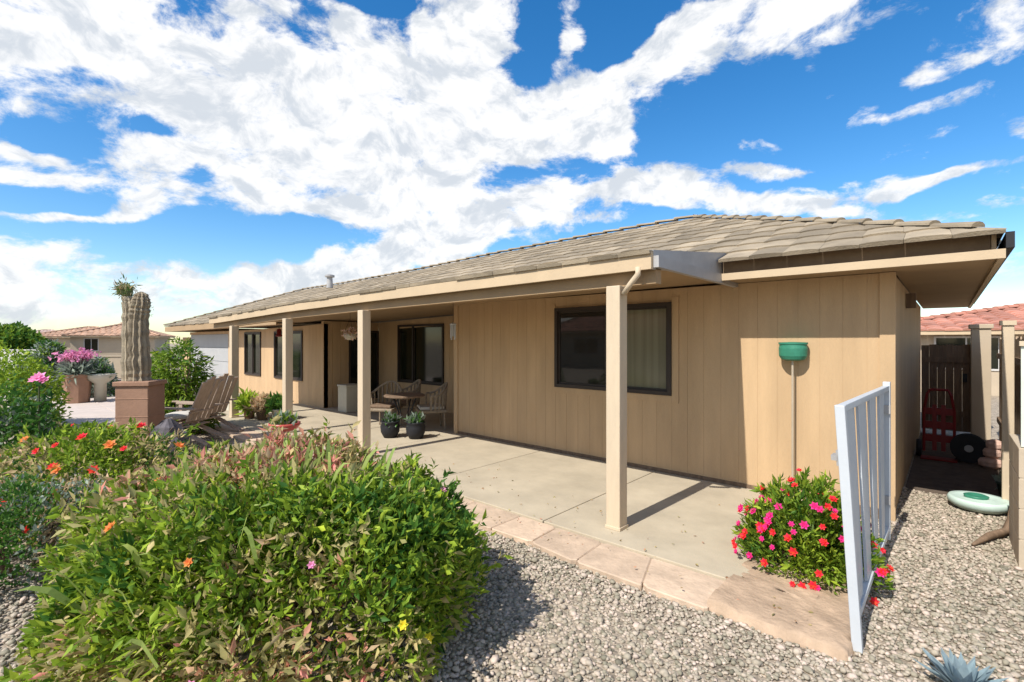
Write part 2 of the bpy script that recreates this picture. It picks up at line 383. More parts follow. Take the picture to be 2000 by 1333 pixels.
# loose pebbles over the gravel
def pebbles():
    t=(1+5**.5)/2
    iv=np.array([(-1,t,0),(1,t,0),(-1,-t,0),(1,-t,0),(0,-1,t),(0,1,t),(0,-1,-t),(0,1,-t),(t,0,-1),(t,0,1),(-t,0,-1),(-t,0,1)],float); iv/=np.linalg.norm(iv[0])
    fc=np.array([(0,11,5),(0,5,1),(0,1,7),(0,7,10),(0,10,11),(1,5,9),(5,11,4),(11,10,2),(10,7,6),(7,1,8),(3,9,4),(3,4,2),(3,2,6),(3,6,8),(3,8,9),(4,9,5),(2,4,11),(6,2,10),(8,6,7),(9,8,1)])
    P=[]
    def fill(x0,x1,y0,y1,n): P.append(np.stack([RG.uniform(x0,x1,n),RG.uniform(y0,y1,n)],1))
    fill(-4.5,.6,1.0,3.22,26000); fill(-.5,.75,3.1,7.4,12000); fill(-5.2,-3.0,-.2,1.0,4000); fill(-8,-4.5,.3,3.2,9000); fill(.6,1.6,.8,5,3000); fill(.8,3.2,.5,6,9000); fill(-11,-5.2,-2.5,.6,12000); fill(-13,-8,.6,3,3000)
    P=np.concatenate(P); n=len(P)
    s=RG.uniform(.007,.017,n)*(1+.6*(RG.uniform(size=n)>.9))
    S=np.stack([s*RG.uniform(.8,1.3,n),s*RG.uniform(.7,1.1,n),s*RG.uniform(.45,.8,n)],1)
    a=RG.uniform(0,6.28,n); ca,sa=np.cos(a),np.sin(a)
    V=iv[None]*(1+RG.uniform(-.16,.16,(n,12,1)))*S[:,None,:]
    X=V[...,0]*ca[:,None]-V[...,1]*sa[:,None]; Y=V[...,0]*sa[:,None]+V[...,1]*ca[:,None]
    V=np.stack([X+P[:,0:1],Y+P[:,1:2],V[...,2]-.056+S[:,2:3]*RG.uniform(.1,.9,(n,1))],2).reshape(-1,3)
    F=(fc[None]+(np.arange(n)*12)[:,None,None]).reshape(-1,3)
    patch=.1*vnoise(np.concatenate([P,np.zeros((n,1))],1),1.8,4)
    ti=np.repeat(np.clip(.95+patch+RG.normal(size=n)*.24,.4,1.55),20)
    o=mesh_np('gravel',V,F,[M_PEB],np.zeros(len(F)),ti,None,smooth=False)
    tag(o,'loose tan and grey gravel stones',kind='stuff')
pebbles()

n=170; q=np.stack([RG.uniform(-6.5,-.6,n),3.25+np.abs(RG.normal(size=n))*.7,np.full(n,.012)],1); q=q[q[:,1]<5.9]
dd=RG.normal(size=(len(q),3)); dd[:,2]=.05
V,F=leaves(q,dd,.028,.5,jitter=.1); tag(mesh_np('fallen_leaves',V,F,[L_DRY,L_STRAW,L_PINK],RG.integers(0,3,len(F)),np.clip(.8+RG.normal(size=len(F))*.2,.4,1.2)),'small dry leaves scattered on the patio edge',kind='stuff')
# ================================================================= MAIN HOUSE
H=thing('tan_house','long single storey tan house with low tiled hip roof and a covered patio on posts','house',(-6,6,0))
def siding_y(b, x0,x1,z0,z1, y, th=.12, board=.2, face=-1):
    "vertical grooved boards on a wall at y (front face), facing -Y"
    n=max(1,round((x1-x0)/board)); w=(x1-x0)/n
    for i in range(n):
        b.box(x0+i*w+.0018,x0+(i+1)*w-.0018,y,y+.02,z0,z1)
    b.box(x0,x1,y+.003,y+th,z0,z1)
def siding_x(b, y0,y1,z0,z1, x, th=.12, board=.2):
    n=max(1,round((y1-y0)/board)); w=(y1-y0)/n
    for i in range(n): b.box(x-.02,x,y0+i*w+.004,y0+(i+1)*w-.004,z0,z1)
    b.box(x-th,x-.012,y0,y1,z0,z1)
ZT=2.37
# front wall, right block, with window hole X -4.5..-2.63, z 1.0..2.2
WX0,WX1,WZ0,WZ1=-4.48,-2.63,1.0,2.2
b=MB()
siding_y(b,-6.79,WX0,-.1,ZT,6); siding_y(b,WX1,-.40,-.1,ZT,6); siding_y(b,WX0,WX1,-.1,WZ0,6); siding_y(b,WX0,WX1,WZ1,ZT,6)
b.build('wall',M_WALL,H)
b=MB(); siding_x(b,6.125,12.5,-.1,ZT,-.40); b.build('wall',M_WALL,H)
# recess walls
b=MB(); siding_x(b,6.005,6.7,-.1,ZT,-11.8); b.box(-11.92,-11.8,6.7,7.6,1.98,ZT); b.box(-11.92,-11.8,6.7,7.6,-.1,.12)
b.build('wall',M_WALL,H,sagit=True)
b=MB(); b.box(-6.77,-6.67,6.13,7.6,-.1,ZT); b.build('wall',M_WALL,H,sagit=True)
b=MB(); siding_y(b,-11.8,-10.86,-.1,ZT,7.6); siding_y(b,-9.0,-6.6,-.1,ZT,7.6); siding_y(b,-10.86,-9.0,-.1,.62,7.6); siding_y(b,-10.86,-9.0,2.16,ZT,7.6)
b.build('wall',M_WALL,H,sagit=True)
# far wing front wall Y=6, X -24..-11.8
b=MB()
W1=(-17.05,-15.75,.62,1.98); W2=(-14.75,-12.95,.62,1.98)
siding_y(b,-24,-23,-.1,2.1,6); siding_y(b,-18.6,W1[0],-.1,2.3,6,board=.24); siding_y(b,W1[1],W2[0],-.1,2.3,6,board=.24); siding_y(b,W2[1],-11.8,-.1,2.3,6)
for W in (W1,W2): siding_y(b,W[0],W[1],-.1,W[2],6); siding_y(b,W[0],W[1],W[3],2.3,6)
siding_y(b,-23,-18.6,1.95,2.3,6)
b.build('wall',M_WALL,H,sagit=True)
b=MB(); b.box(-24,-.52,12.4,12.5,-.1,2.3); b.box(-24,-23.9,6.13,12.4,-.1,2.1); b.build('wall',M_WALL,H,sagit=True)
# far large grey panel door
o=MB(); 
for k in range(4): o.box(-22.98,-18.62,6.03,6.07,.0+k*.49,.47+k*.49)
o.box(-22.98,-18.62,6.05,6.12,-.05,1.95)
tag(o.build('garage_door',mat('grey_door',(.33,.33,.325),.6,.06,2),H),'pale grey panel door under the far eave')
# corner trims and a strip painted dark for the shadow at the wall foot
b=MB(); b.box(-.50,-.378,5.975,5.9985,-.1,ZT); b.build('corner_trim',M_WALL,H)
b=MB(); b.box(-6.80,-6.70,5.975,5.9985,-.1,ZT); b.build('corner_trim',M_WALL,H)
b=MB(); b.box(-.3985,-.378,6.0,6.08,-.1,ZT); b.build('corner_trim',M_WALL,H)
b=MB(); b.box(-6.69,-.51,5.985,5.998,-.1,.045); b.build('base_shadow_strip',M_DARKWOOD,H)

def window(x0,x1,z0,z1,y,pm,name='window',split=.5,label=None,fw=.05):
    f=MB(); d=.035
    f.box(x0,x1,y-d,y+.05,z1-fw,z1); f.box(x0,x1,y-d,y+.05,z0,z0+fw); f.box(x0,x0+fw,y-d,y+.05,z0+fw,z1-fw); f.box(x1-fw,x1,y-d,y+.05,z0+fw,z1-fw)
    w=f.build(name,M_FRAME,H)
    if label: tag(w,label)
    xm=x0+(x1-x0)*split
    m=MB(); m.box(xm-.03,xm+.03,y-.03,y+.045,z0+fw,z1-fw); m.build('mullion',M_FRAME,w)
    for i,(a,c) in enumerate(((x0+fw,xm-.03),(xm+.03,x1-fw))):
        p=MB(); p.box(a,c,y+.015+.006*i,y+.022+.006*i,z0+fw,z1-fw); p.build('pane',pm[i],w)
        s=MB(); 
        s.box(a,c,y+.002,y+.012,z0+fw,z0+fw+.03); s.box(a,c,y+.002,y+.012,z1-fw-.03,z1-fw); s.box(a,a+.03,y+.002,y+.012,z0+fw+.03,z1-fw-.03); s.box(c-.03,c,y+.002,y+.012,z0+fw+.03,z1-fw-.03)
        s.build('sash',M_FRAME,w)
    return w
window(WX0,WX1,WZ0,WZ1,6,(M_GLASS,M_SHEER),label='wide dark framed sliding window')
window(-10.86,-9.0,.62,2.12,7.6,(M_GLASS_F,M_GLASS_F),label='tall dark patio window',split=.35)
window(*W1,6,(M_GLASS_F,M_GLASS_F)); window(*W2,6,(M_GLASS_F,M_GLASS_F))
# sliding door in the recess side wall (faces +X)
f=MB()
for y in (6.7,7.1,7.55): f.box(-11.86,-11.78,y,y+.05,.12,1.98)
f.box(-11.86,-11.78,6.75,7.55,.12,.17); f.box(-11.86,-11.78,6.75,7.55,1.93,1.98)
dr=f.build('sliding_door',M_FRAME,H)
p=MB(); p.box(-11.84,-11.825,6.75,7.55,.17,1.93); p.build('pane',M_GLASS_F,dr)

# window trims
b=MB()
b.box(WX0-.09,WX0-.003,5.985,5.999,WZ0-.09,WZ1+.06); b.box(WX1+.003,WX1+.09,5.985,5.999,WZ0-.09,WZ1+.06); b.box(WX0-.002,WX1+.002,5.985,5.999,WZ0-.09,WZ0-.003)
b.build('window_trim',M_WALL,H)

# ---- roof tiles
def tiles(b, O, U, V, length_v, umin, umax, row=.36, tw=.31, seed=1, prof=.009, step=.022):
    """rows of overlapping tiles; O origin, U along the eave, V up the slope; umin(v), umax(v)"""
    O,U,V=Vector(O),Vector(U).normalized(),Vector(V).normalized(); Nn=U.cross(V).normalized()
    if Nn.z<0: Nn=-Nn
    rr=random.Random(seed); n=int(math.ceil(length_v/row)); row=length_v/n
    for j in range(n):
        v0=j*row-(.0 if j else .0); v1=(j+1)*row+.04
        vm=(j+.5)*row; am,cm=umin(vm),umax(vm); v1c=(j+1)*row
        if cm-am<.03: continue
        a0,a1,c0,c1=umin(j*row+1e-4),umin(v1c-1e-4),umax(j*row+1e-4),umax(v1c-1e-4)
        if abs(a0-am)>1: a0=am
        if abs(a1-am)>1: a1=am
        a=min(a0,a1); c=max(c0,c1)
        k=max(1,int(round((c-a)/tw))); off=(j%2)*.5*0
        for i in range(k):
            u0=a+(c-a)*i/k; u1=a+(c-a)*(i+1)/k; t=rr.uniform(.72,1.25); dv=rr.uniform(-.012,.012); dh=rr.uniform(-.004,.004)
            us=[u0+.0015,u0+(u1-u0)*.2,u0+(u1-u0)*.5,u0+(u1-u0)*.8,u1-.0015]; hs=[0,prof*.85,prof,prof*.6,-.002]
            vs=[]
            for vv,base in ((v0+dv,step+dh),(v1,.004)):
                lo,hi=(a0,c0) if base>.01 else (a1,c1)
                for u,h in zip(us,hs): vs.append(O+U*min(max(u,lo),max(hi,lo))+V*vv+Nn*(base+h))
            for u,h in zip(us,hs): vs.append(O+U*min(max(u,a0),c0)+V*(v0+dv+.003)+Nn*(-.012))
            fs=[(q,q+1,q+6,q+5) for q in range(4)]+[(10+q,11+q,q+1,q) for q in range(4)]
            fs+=[(10,0,5),(14,9,4)]
            b.add(vs,fs,0,t)
EX,EY,BZ=.34,5.42,2.56; SL=.385; T=4.0; LX=-24.3
RYD=EY+T; RZ=BZ+SL*T
sv=Vector((0,1,SL)); lv=T*math.hypot(1,SL); cs=1/math.hypot(1,SL)
PX=-1.88; PLX=-13.3; PY=3.85
b=MB()
# right hand part of front slope (down to the main eave)
tiles(b,(0,EY,BZ),(1,0,0),sv,lv,lambda v: PX+.02 if v*cs<.36 else LX+v*cs,lambda v: EX-v*cs,seed=2)
tiles(b,(0,EY,BZ),(1,0,0),sv,.36/cs,lambda v: LX+v*cs,lambda v: PLX,seed=3)
b.build('roof',M_TILE,H,sagit=True)
b=MB()  # patio slope
pz=2.455; ps=.12
tiles(b,(0,PY,pz),(1,0,0),(0,1,ps),1.86*math.hypot(1,ps),lambda v:PLX,lambda v:PX,seed=4)
b.build('patio_roof',M_TILE,H,sagit=True)
b=MB()  # right hip face, left hip face, back slope
tiles(b,(EX,0,BZ),(0,1,0),(-1,0,SL),lv,lambda v: EY+v*cs,lambda v: EY+2*T-v*cs,seed=5)
b.build('roof',M_TILE,H,sagit=True); b=MB()
tiles(b,(LX,0,BZ),(0,1,0),(1,0,SL),lv,lambda v: EY+v*cs,lambda v: EY+2*T-v*cs,seed=6,tw=.5)
b.build('roof',M_TILE,H,sagit=True)
b=MB(); 
for i in range(16):
    t0=i/16; t1=(i+1)/16; e0=LX+(EX-LX)*t0; e1=LX+(EX-LX)*t1; r0=LX+T+(EX-LX-2*T)*t0; r1=LX+T+(EX-LX-2*T)*t1
    b.add([(e0,EY+2*T,BZ),(e1,EY+2*T,BZ),(r1,RYD,RZ),(r0,RYD,RZ)],[(0,1,2,3)])
b.build('roof',M_TILE,H,sagit=True)
# ridge and hip caps: overlapping half-round tiles
def caps(b,p,q,r=.062,l=.40,seed=1):
    p,q=Vector(p),Vector(q); d=(q-p); n=int(d.length/l); dd=d.normalized(); rr=random.Random(seed)
    side=dd.cross(Vector((0,0,1))).normalized(); up=side.cross(dd)
    for i in range(n):
        a=p+d*(i/n); c=p+d*((i+1.12)/n); vs=[]
        for pt,rad_,lift in ((a,r,.03),(c,r*.8,.008)):
            for k in range(7):
                an=math.pi*k/6; vs.append(pt+side*math.cos(an)*rad_+up*(math.sin(an)*rad_*.75+lift))
        t=rr.uniform(.85,1.15)
        b.add(vs,[(k,k+1,k+8,k+7) for k in range(6)]+[tuple(range(7))[::-1]],0,t)
b=MB()
caps(b,(EX-.16,EY+.16,BZ+.055),(EX-T,RYD,RZ+.01),seed=1); caps(b,(EX,EY+2*T,BZ+.02),(EX-T,RYD,RZ+.02),seed=2)
caps(b,(LX,EY,BZ+.02),(LX+T,RYD,RZ+.02),seed=3); caps(b,(LX+T,RYD,RZ+.02),(EX-T,RYD,RZ+.02),seed=4)
b.build('ridge_caps',M_TILE,H,smooth=False,sagit=True)
# chimney pipe / vent
v=A(706,17.4); b=MB(); b.lathe([(.11,3.5),(.09,3.86),(.16,3.87),(.16,3.93),(.05,3.97)],(v[0],v[1]-1.2,0),14); b.build('roof_vent',M_GREYMETAL,H,smooth=False)

# fascia boards (front right)
b=MB()
b.box(PX+.02,EX,EY+.03,EY+.07,2.356,2.43); b.box(EX-.04,EX,EY+.07,EY+2*T-.06,2.356,2.43)
b.box(EX-.075,EX-.045,EY+.18,EY+2*T-.08,2.43,2.57)
b.build('fascia',M_TRIM,H)
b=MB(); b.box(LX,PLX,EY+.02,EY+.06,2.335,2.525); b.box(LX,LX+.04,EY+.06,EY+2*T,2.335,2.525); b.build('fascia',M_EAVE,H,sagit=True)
b=MB(); b.box(PX+.02,EX-.08,EY+.17,EY+.20,2.3925,2.61); b.build('fascia_backing',mat('painted_shade_board',(.15,.105,.065),.9,.2,4),H)  # board coloured darker to stand for the shadow under the tile edge
# dark rain edge on the right gutter
b=MB(); b.box(EX+.001,EX+.05,EY+.03,EY+2*T-.1,2.435,2.56); b.build('gutter',M_BLACK,H)
# soffits
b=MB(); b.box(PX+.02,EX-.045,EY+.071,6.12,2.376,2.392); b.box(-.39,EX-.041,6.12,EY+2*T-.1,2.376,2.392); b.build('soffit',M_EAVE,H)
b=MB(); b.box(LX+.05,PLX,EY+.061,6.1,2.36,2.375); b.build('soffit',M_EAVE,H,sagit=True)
# patio cover: fascia in segments so it follows the settling eave, beam, ceiling
def seg(b,x0,x1,y0,y1,z0,z1,n):
    for i in range(n):
        a=x0+(x1-x0)*i/n; c=x0+(x1-x0)*(i+1)/n; b.box(a,c,y0,y1,z0,z1)
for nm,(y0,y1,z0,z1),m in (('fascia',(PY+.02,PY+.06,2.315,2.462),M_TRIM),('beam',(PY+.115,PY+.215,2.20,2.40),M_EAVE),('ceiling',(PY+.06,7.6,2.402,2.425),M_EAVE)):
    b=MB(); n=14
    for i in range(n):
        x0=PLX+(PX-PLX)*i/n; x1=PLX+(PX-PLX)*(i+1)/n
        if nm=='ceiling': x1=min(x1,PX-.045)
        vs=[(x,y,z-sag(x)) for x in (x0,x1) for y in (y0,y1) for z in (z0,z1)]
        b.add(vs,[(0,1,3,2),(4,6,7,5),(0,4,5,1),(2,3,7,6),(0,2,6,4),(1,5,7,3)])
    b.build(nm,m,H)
# grey end face of the patio cover
b=MB()
def zt(y): return pz+ps*(y-PY)+.02
b.add([(PX,PY+.065,2.315),(PX,6.1,2.50),(PX,6.1,zt(6.1)),(PX,PY+.065,zt(PY+.06)),(PX-.04,PY+.065,2.315),(PX-.04,6.1,2.50),(PX-.04,6.1,zt(6.1)),(PX-.04,PY+.065,zt(PY+.06))],
      [(0,1,2,3),(7,6,5,4),(0,4,5,1),(3,2,6,7),(0,3,7,4),(1,5,6,2)])
b.box(PX+.001,PX+.05,PY+.06,6.05,2.33,2.43)
tag(b.build('rake_board',M_GREYMETAL,H),'grey metal end board of the patio cover')
# posts
for k,(x,ww) in enumerate(((-2.25,.14),(-6.5,.14),(-9.12,.14),(-11.85,.15))):
    zt_=2.2-sag(x); b=MB(); h=ww/2
    b.box(x-h,x+h,3.94-h,3.94+h,.0,zt_); p=b.build('post',M_POST,H,bevel=.008)
    b=MB(); b.box(x-h-.008,x+h+.008,3.94-h-.008,3.94+h+.008,0,.03); b.build('foot',M_POST,p,bevel=.004)
    b=MB(); b.box(x-.2,x-h,3.965,4.03,zt_-.14,zt_,R=Matrix.Rotation(rad(-38),3,'Y')); b.box(x+h,x+.2,3.965,4.03,zt_-.14,zt_,R=Matrix.Rotation(rad(38),3,'Y')) 
    if k==9: b.build('bracket',M_POST,p)
# downspout elbow at first post
b=MB(); b.tube([(-2.0,3.87,2.34),(-2.0,3.87,2.28),(-2.08,3.88,2.2),(-2.155,3.9,2.12)],.026,8); 
b.build('downspout',M_POST,H,smooth=True)
# white security light on the gable end wall under the eave
b=MB(); b.box(-.398,-.30,7.9,8.05,2.12,2.3); b.build('wall_lamp',M_DARKWOOD,H)

# ================================================================= OTHER BUILDINGS
def far_house(name,label,c,w,d,rz,zw,zr,wallm,roofm,over=.5,wins=(),grp=None,chim=False):
    "hip roofed house, front along local -Y"
    R=thing(name,label,'house',(0,0,0),grp)
    b=MB(); b.box(-w/2,w/2,0,d,-.06,zw); b.build('wall',wallm,R)
    b=MB(); e=over; hd=d/2+e; s=(zr-zw)/hd; h=math.hypot(hd,zr-zw); c2=hd/h
    tiles(b,(0,-e,zw),(1,0,0),(0,1,s),h,lambda v:-w/2-e+v*c2,lambda v:w/2+e-v*c2,row=.42,tw=.45,seed=int(w*7),prof=.05)
    tiles(b,(w/2+e,0,zw),(0,1,0),(-1,0,s),h,lambda v:-e+v*c2,lambda v:d+e-v*c2,row=.42,tw=.45,seed=3,prof=.05)
    tiles(b,(-w/2-e,0,zw),(0,1,0),(1,0,s),h,lambda v:-e+v*c2,lambda v:d+e-v*c2,row=.42,tw=.45,seed=3,prof=.05)
    b.add([(-w/2-e,d+e,zw),(w/2+e,d+e,zw),(w/2+e-hd,d/2,zr),(-w/2-e+hd,d/2,zr)],[(0,1,2,3)])
    caps(b,(-w/2-e,-e,zw+.03),(-w/2-e+hd,d/2,zr+.03),r=.14); caps(b,(w/2+e,-e,zw+.03),(w/2+e-hd,d/2,zr+.03),r=.14); caps(b,(-w/2-e+hd,d/2,zr+.03),(w/2+e-hd,d/2,zr+.03),r=.14)
    rf=b.build('roof',roofm,R)
    if chim:
        b=MB(); b.box(-w*.18-.25,-w*.18+.25,d*.3,d*.3+.5,zw+.4,zr+.35); b.box(-w*.18-.3,-w*.18+.3,d*.3-.05,d*.3+.55,zr+.351,zr+.45); b.build('chimney',wallm,rf)
    b=MB(); b.box(-w/2-e+.03,w/2+e-.03,-e+.04,-e+.1,zw-.14,zw-.005); b.box(-w/2-e+.08,-w/2-e+.12,-e+.1,d+e,zw-.14,zw-.005); b.box(w/2+e-.12,w/2+e-.08,-e+.1,d+e,zw-.14,zw-.005)
    b.build('fascia',M_TRIM,R)
    for (x0,x1,z0,z1) in wins:
        f=MB(); f.box(x0-.06,x1+.06,-.035,-.002,z0-.06,z0); f.box(x0-.06,x1+.06,-.035,-.002,z1,z1+.06); f.box(x0-.06,x0,-.035,-.002,z0,z1); f.box(x1,x1+.06,-.035,-.002,z0,z1); f.box((x0+x1)/2-.02,(x0+x1)/2+.02,-.035,-.012,z0,z1)
        q=f.build('window',M_STUCW,R); p=MB(); p.box(x0,x1,-.012,-.004,z0,z1); p.build('pane',M_GLASS_F,q)
    R.location=c; R.rotation_euler=(0,0,rz)
    return R
HG='neighbouring houses'
# left distance: fronts turned towards the garden
p=A(150,60); far_house('neighbour_house','distant low house with orange tiled roof behind the flower planter','' or (p[0],p[1],0),9,8,YAW+rad(20),2.25,3.5,M_STUC,M_ORTILE,wins=((-3.6,-2.4,.9,1.9),(-.5,1.0,.9,1.9),(2.4,3.6,.9,1.9)),grp=HG)
p=A(222,47); far_house('neighbour_house','tan house with orange roof and two small windows just left of the tall cactus',(p[0],p[1],0),6.5,7,YAW+rad(25),2.2,3.5,M_STUC,M_ORTILE,wins=((-2.2,-1.2,.8,1.9),(1.0,1.9,.7,1.9)),grp=HG)
p=A(70,80); far_house('neighbour_house','farthest pale house with faded pink tile roof at the left end of the street',(p[0],p[1],0),10,9,YAW+rad(25),2.2,3.6,M_STUCW,mat('faded_tile',(.42,.31,.26),.9,.12,3,.3,40,tint=True),wins=((-3,-1.4,.9,1.8),(1.5,3,.9,1.8)),grp=HG,chim=False)
far_house('neighbour_house','red tiled house beyond the end of the side yard',(4.2,22,0),13,9,0,2.05,3.0,M_STUC,M_REDTILE,wins=((-4.5,-3,.8,1.8),(1,3,.8,1.8)),grp=HG)

far_house('neighbour_house','red roofed house mirrored in the panes of the wide patio window',(-17,-17,0),13,9,rad(180),2.4,4.2,M_STUC,M_REDTILE,wins=((-4,-2,.8,1.9),(1,3,.8,1.9)),grp=HG)
# ================================================================= RIGHT SIDE YARD
# wooden side gate between house and fence, its dark brown standing in for shade
g=thing('side_gate','wooden gate coloured dark brown in place of shade, closing the end of the side yard','gate',(-.05,12.2,0))
b=MB()
for i in range(6): b.box(-.38+i*.115,-.38+i*.115+.1135,12.2,12.225,.03,1.62+.015*(i%2))
b.build('board_panel',M_DARKWOOD,g)
for z in (.3,1.3):
    b=MB(); b.box(-.38,.30,12.17,12.198,z,z+.1); b.build('brace',M_DARKWOOD,g)
b=MB(); b.box(.2,.26,12.14,12.168,.95,1.1); b.build('latch',M_BLACK,g)
# block pillar at gate
g=thing('block_pillar','tall tan stucco pillar beside the dark side gate','pillar',(.44,12.2,0))
b=MB(); b.box(.31,.57,12.05,12.35,-.06,1.92); b.build('shaft',M_STUC,g,bevel=.01); b=MB(); b.box(.28,.60,12.02,12.38,1.922,2.0); b.build('cap',M_STUC,g,bevel=.01)
# board fence on the property line
g=thing('board_fence','brown vertical board fence along the right of the side yard','fence',(.66,9.5,0))
b=MB()
for i in range(32): b.box(.66,.685,6.0+i*.185,6.0+i*.185+.175,-.04,1.74+.02*math.sin(i*2.3))
b.build('board_panel',mat('fence_wood',(.34,.25,.17),.85,.3,3,.4,40,streak=(5,5,.7)),g)
b=MB(); b.box(.63,.658,6.0,11.9,.3,.39); b.box(.63,.658,6.0,11.9,1.4,1.49); b.build('rail',M_DARKWOOD,g)
# slim tan post
g=thing('fence_post','slim tan wooden post standing by itself in front of the board fence','post',(.46,7.15,0))
b=MB(); b.box(.415,.505,7.105,7.195,-.06,1.86); b.build('shaft',M_POST,g,bevel=.006); b=MB(); b.box(.40,.52,7.09,7.21,1.862,1.91); b.build('cap',M_POST,g)
# low wall with pale screen on top
g=thing('garden_wall','low tan block wall with pale green screen panels above it at the right edge','wall',(.6,5.4,0))
b=MB()
for j in range(4):
    for i in range(2):
        b.box(.405,.80,5.38+i*.4+.004,5.38+(i+1)*.4-.004,-.06+j*.235+.004,-.06+(j+1)*.235-.004)
b.box(.41,.79,5.386,6.17,-.06,.875); b.build('block_base',M_STUC,g,bevel=.004)
b=MB(); 
for i in range(3): b.box(.42+i*.125,.42+i*.125+.115,5.42,5.435,.883,1.66)
b.build('screen_panel',mat('pale_screen',(.50,.53,.45),.5,.08,5),g)
b=MB(); b.box(.41,.80,5.40,5.46,1.662,1.70); b.build('top_rail',M_POST,g)
# bird bath bowl
c=G(1912,995,-.05)
g=thing('garden_basin','round pale mint garden basin lying on the gravel near the low wall','basin',(c[0],c[1],-.05))
b=MB(); b.lathe([(.10,0),(.19,.015),(.245,.06),(.25,.10),(.235,.125),(.20,.118),(.13,.10),(.085,.115)],(c[0],c[1],-.05),32); b.build('bowl',M_MINT,g,smooth=True)
b=MB(); b.lathe([(.09,.10),(.10,.135),(.075,.145),(.06,.12)],(c[0]-.02,c[1]+.03,-.05),20); b.build('drain_ring',M_GREENM,g,smooth=True)
# pots by fence
c=G(1966,968,-.05)
g=thing('garden_pot','small dark green pot with pale succulent behind the mint basin','pot',(c[0],c[1],-.05))
b=MB(); b.lathe([(.06,0),(.085,.13),(.095,.135),(.095,.155),(.08,.155),(.075,.13)],(c[0],c[1],-.05),18); b.build('pot_body',mat('dark_pot',(.03,.05,.04),.4),g,smooth=True)
V,F=leaves(np.tile([c[0],c[1],.09],(60,1))+RG.normal(size=(60,3))*.02,np.tile([0,0,.8],(60,1)),.12,.35); mesh_np('succulent',V,F,[L_GREY],np.zeros(120),np.ones(120),g)
# stacked stones against fence
base=None
for k,(px,py,s) in enumerate(((1936,905,.13),(1941,886,.10),(1934,868,.09))):
    c=G(1938,915,-.05); z=[0,.15,.27][k]
    b=MB(); n=9; rr=random.Random(k)
    b.lathe([(s*.5,0),(s*.95,.04),(s,.09),(s*.8,.13),(s*.3,.15)],(c[0]+.02*(k-1),c[1],-.05+z*.93),11,sx=1,sy=.8)
    o=b.build('stacked_stone',mat('pink_rock',(.50,.33,.26),.9,.2,8,.6,30)); 
    tag(o,('largest pinkish stone at the bottom of the small cairn','middle pinkish stone of the small cairn','smallest pinkish stone on top of the small cairn')[k],'stone','pinkish stones stacked by the fence')
# dark bent wooden shape standing in for a shadow on the ground
a=G(1900,1068,-.05); c=G(1975,1048,-.05)
b=MB(); b.tube([(a[0],a[1],-.03),(a[0]*.6+c[0]*.4,a[1]*.6+c[1]*.4+.02,.0),(c[0]-.03,c[1],-.01),(c[0],c[1]+.02,.1),(c[0]+.01,c[1]+.03,.24)],[.012,.03,.034,.026,.016],9)
tag(b.build('shadow_shape',M_DARKWOOD,None,smooth=True),'dark bent shape standing in for a shadow at the foot of the low wall','shadow_shape')
# red hand truck
def hand_truck(c,rz):
    g=thing('hand_truck','red hand truck standing upright against the shaded house side','hand truck',c)
    X,Y,Z=c
    b=MB()
    for s in (-.17,.17): b.tube([(X+s,Y,Z+.1),(X+s,Y+.05,Z+.7),(X+s*.8,Y+.06,Z+.95)],.018,8)
    b.tube([(X-.136,Y+.06,Z+.95),(X-.1,Y+.07,Z+1.02),(X+.1,Y+.07,Z+1.02),(X+.136,Y+.06,Z+.95)],.02,8)
    for z in (.3,.5,.7): b.bar((X-.17,Y+.01+z*.06,Z+z),(X+.17,Y+.01+z*.06,Z+z),.03,.1)
    b.bar((X-.05,Y+.01,Z+.12),(X-.05,Y+.05,Z+.8),.05,.02); b.bar((X+.05,Y+.01,Z+.12),(X+.05,Y+.05,Z+.8),.05,.02)
    b.build('frame',M_RED,g,smooth=False)
    b=MB(); b.box(X-.2,X+.2,Y-.2,Y+.01,Z+.01,Z+.03); b.build('toe_plate',M_RED,g)
    for s in (-.23,.23):
        b=MB(); b.lathe([(.03,-.03),(.12,-.03),(.13,-.01),(.13,.01),(.12,.03),(.03,.03)],(0,0,0),20)
        b.v=[(X+s+z,Y+.08+x,Z+.13+y) for x,y,z in b.v]; b.build('wheel',M_BLACK,g,smooth=False)
    return g
hand_truck((-.10,9.6,-.05),0)
# tool bag / black can standing beside
c=(.22,9.55,-.05)
g=thing('hose_reel','black wheel shaped hose reel with pale hub beside the red hand truck','hose reel',c)
b=MB(); b.lathe([(.06,-.07),(.2,-.07),(.2,-.05),(.13,-.04),(.13,.04),(.2,.05),(.2,.07),(.06,.07)],(0,0,0),26); b.v=[(c[0]+x,c[1]+z,c[2]+.22+y) for x,y,z in b.v]; b.build('drum',M_BLACK,g)
b=MB(); b.lathe([(.05,-.085),(.05,.085)],(0,0,0),14); b.v=[(c[0]+x,c[1]+z,c[2]+.22+y) for x,y,z in b.v]; b.build('hub',M_GREYMETAL,g)
b=MB(); b.tube([(c[0]-.16,c[1],c[2]),(c[0],c[1]+.09,c[2]+.22),(c[0]+.16,c[1],c[2])],.014,6); b.build('stand',M_BLACK,g)

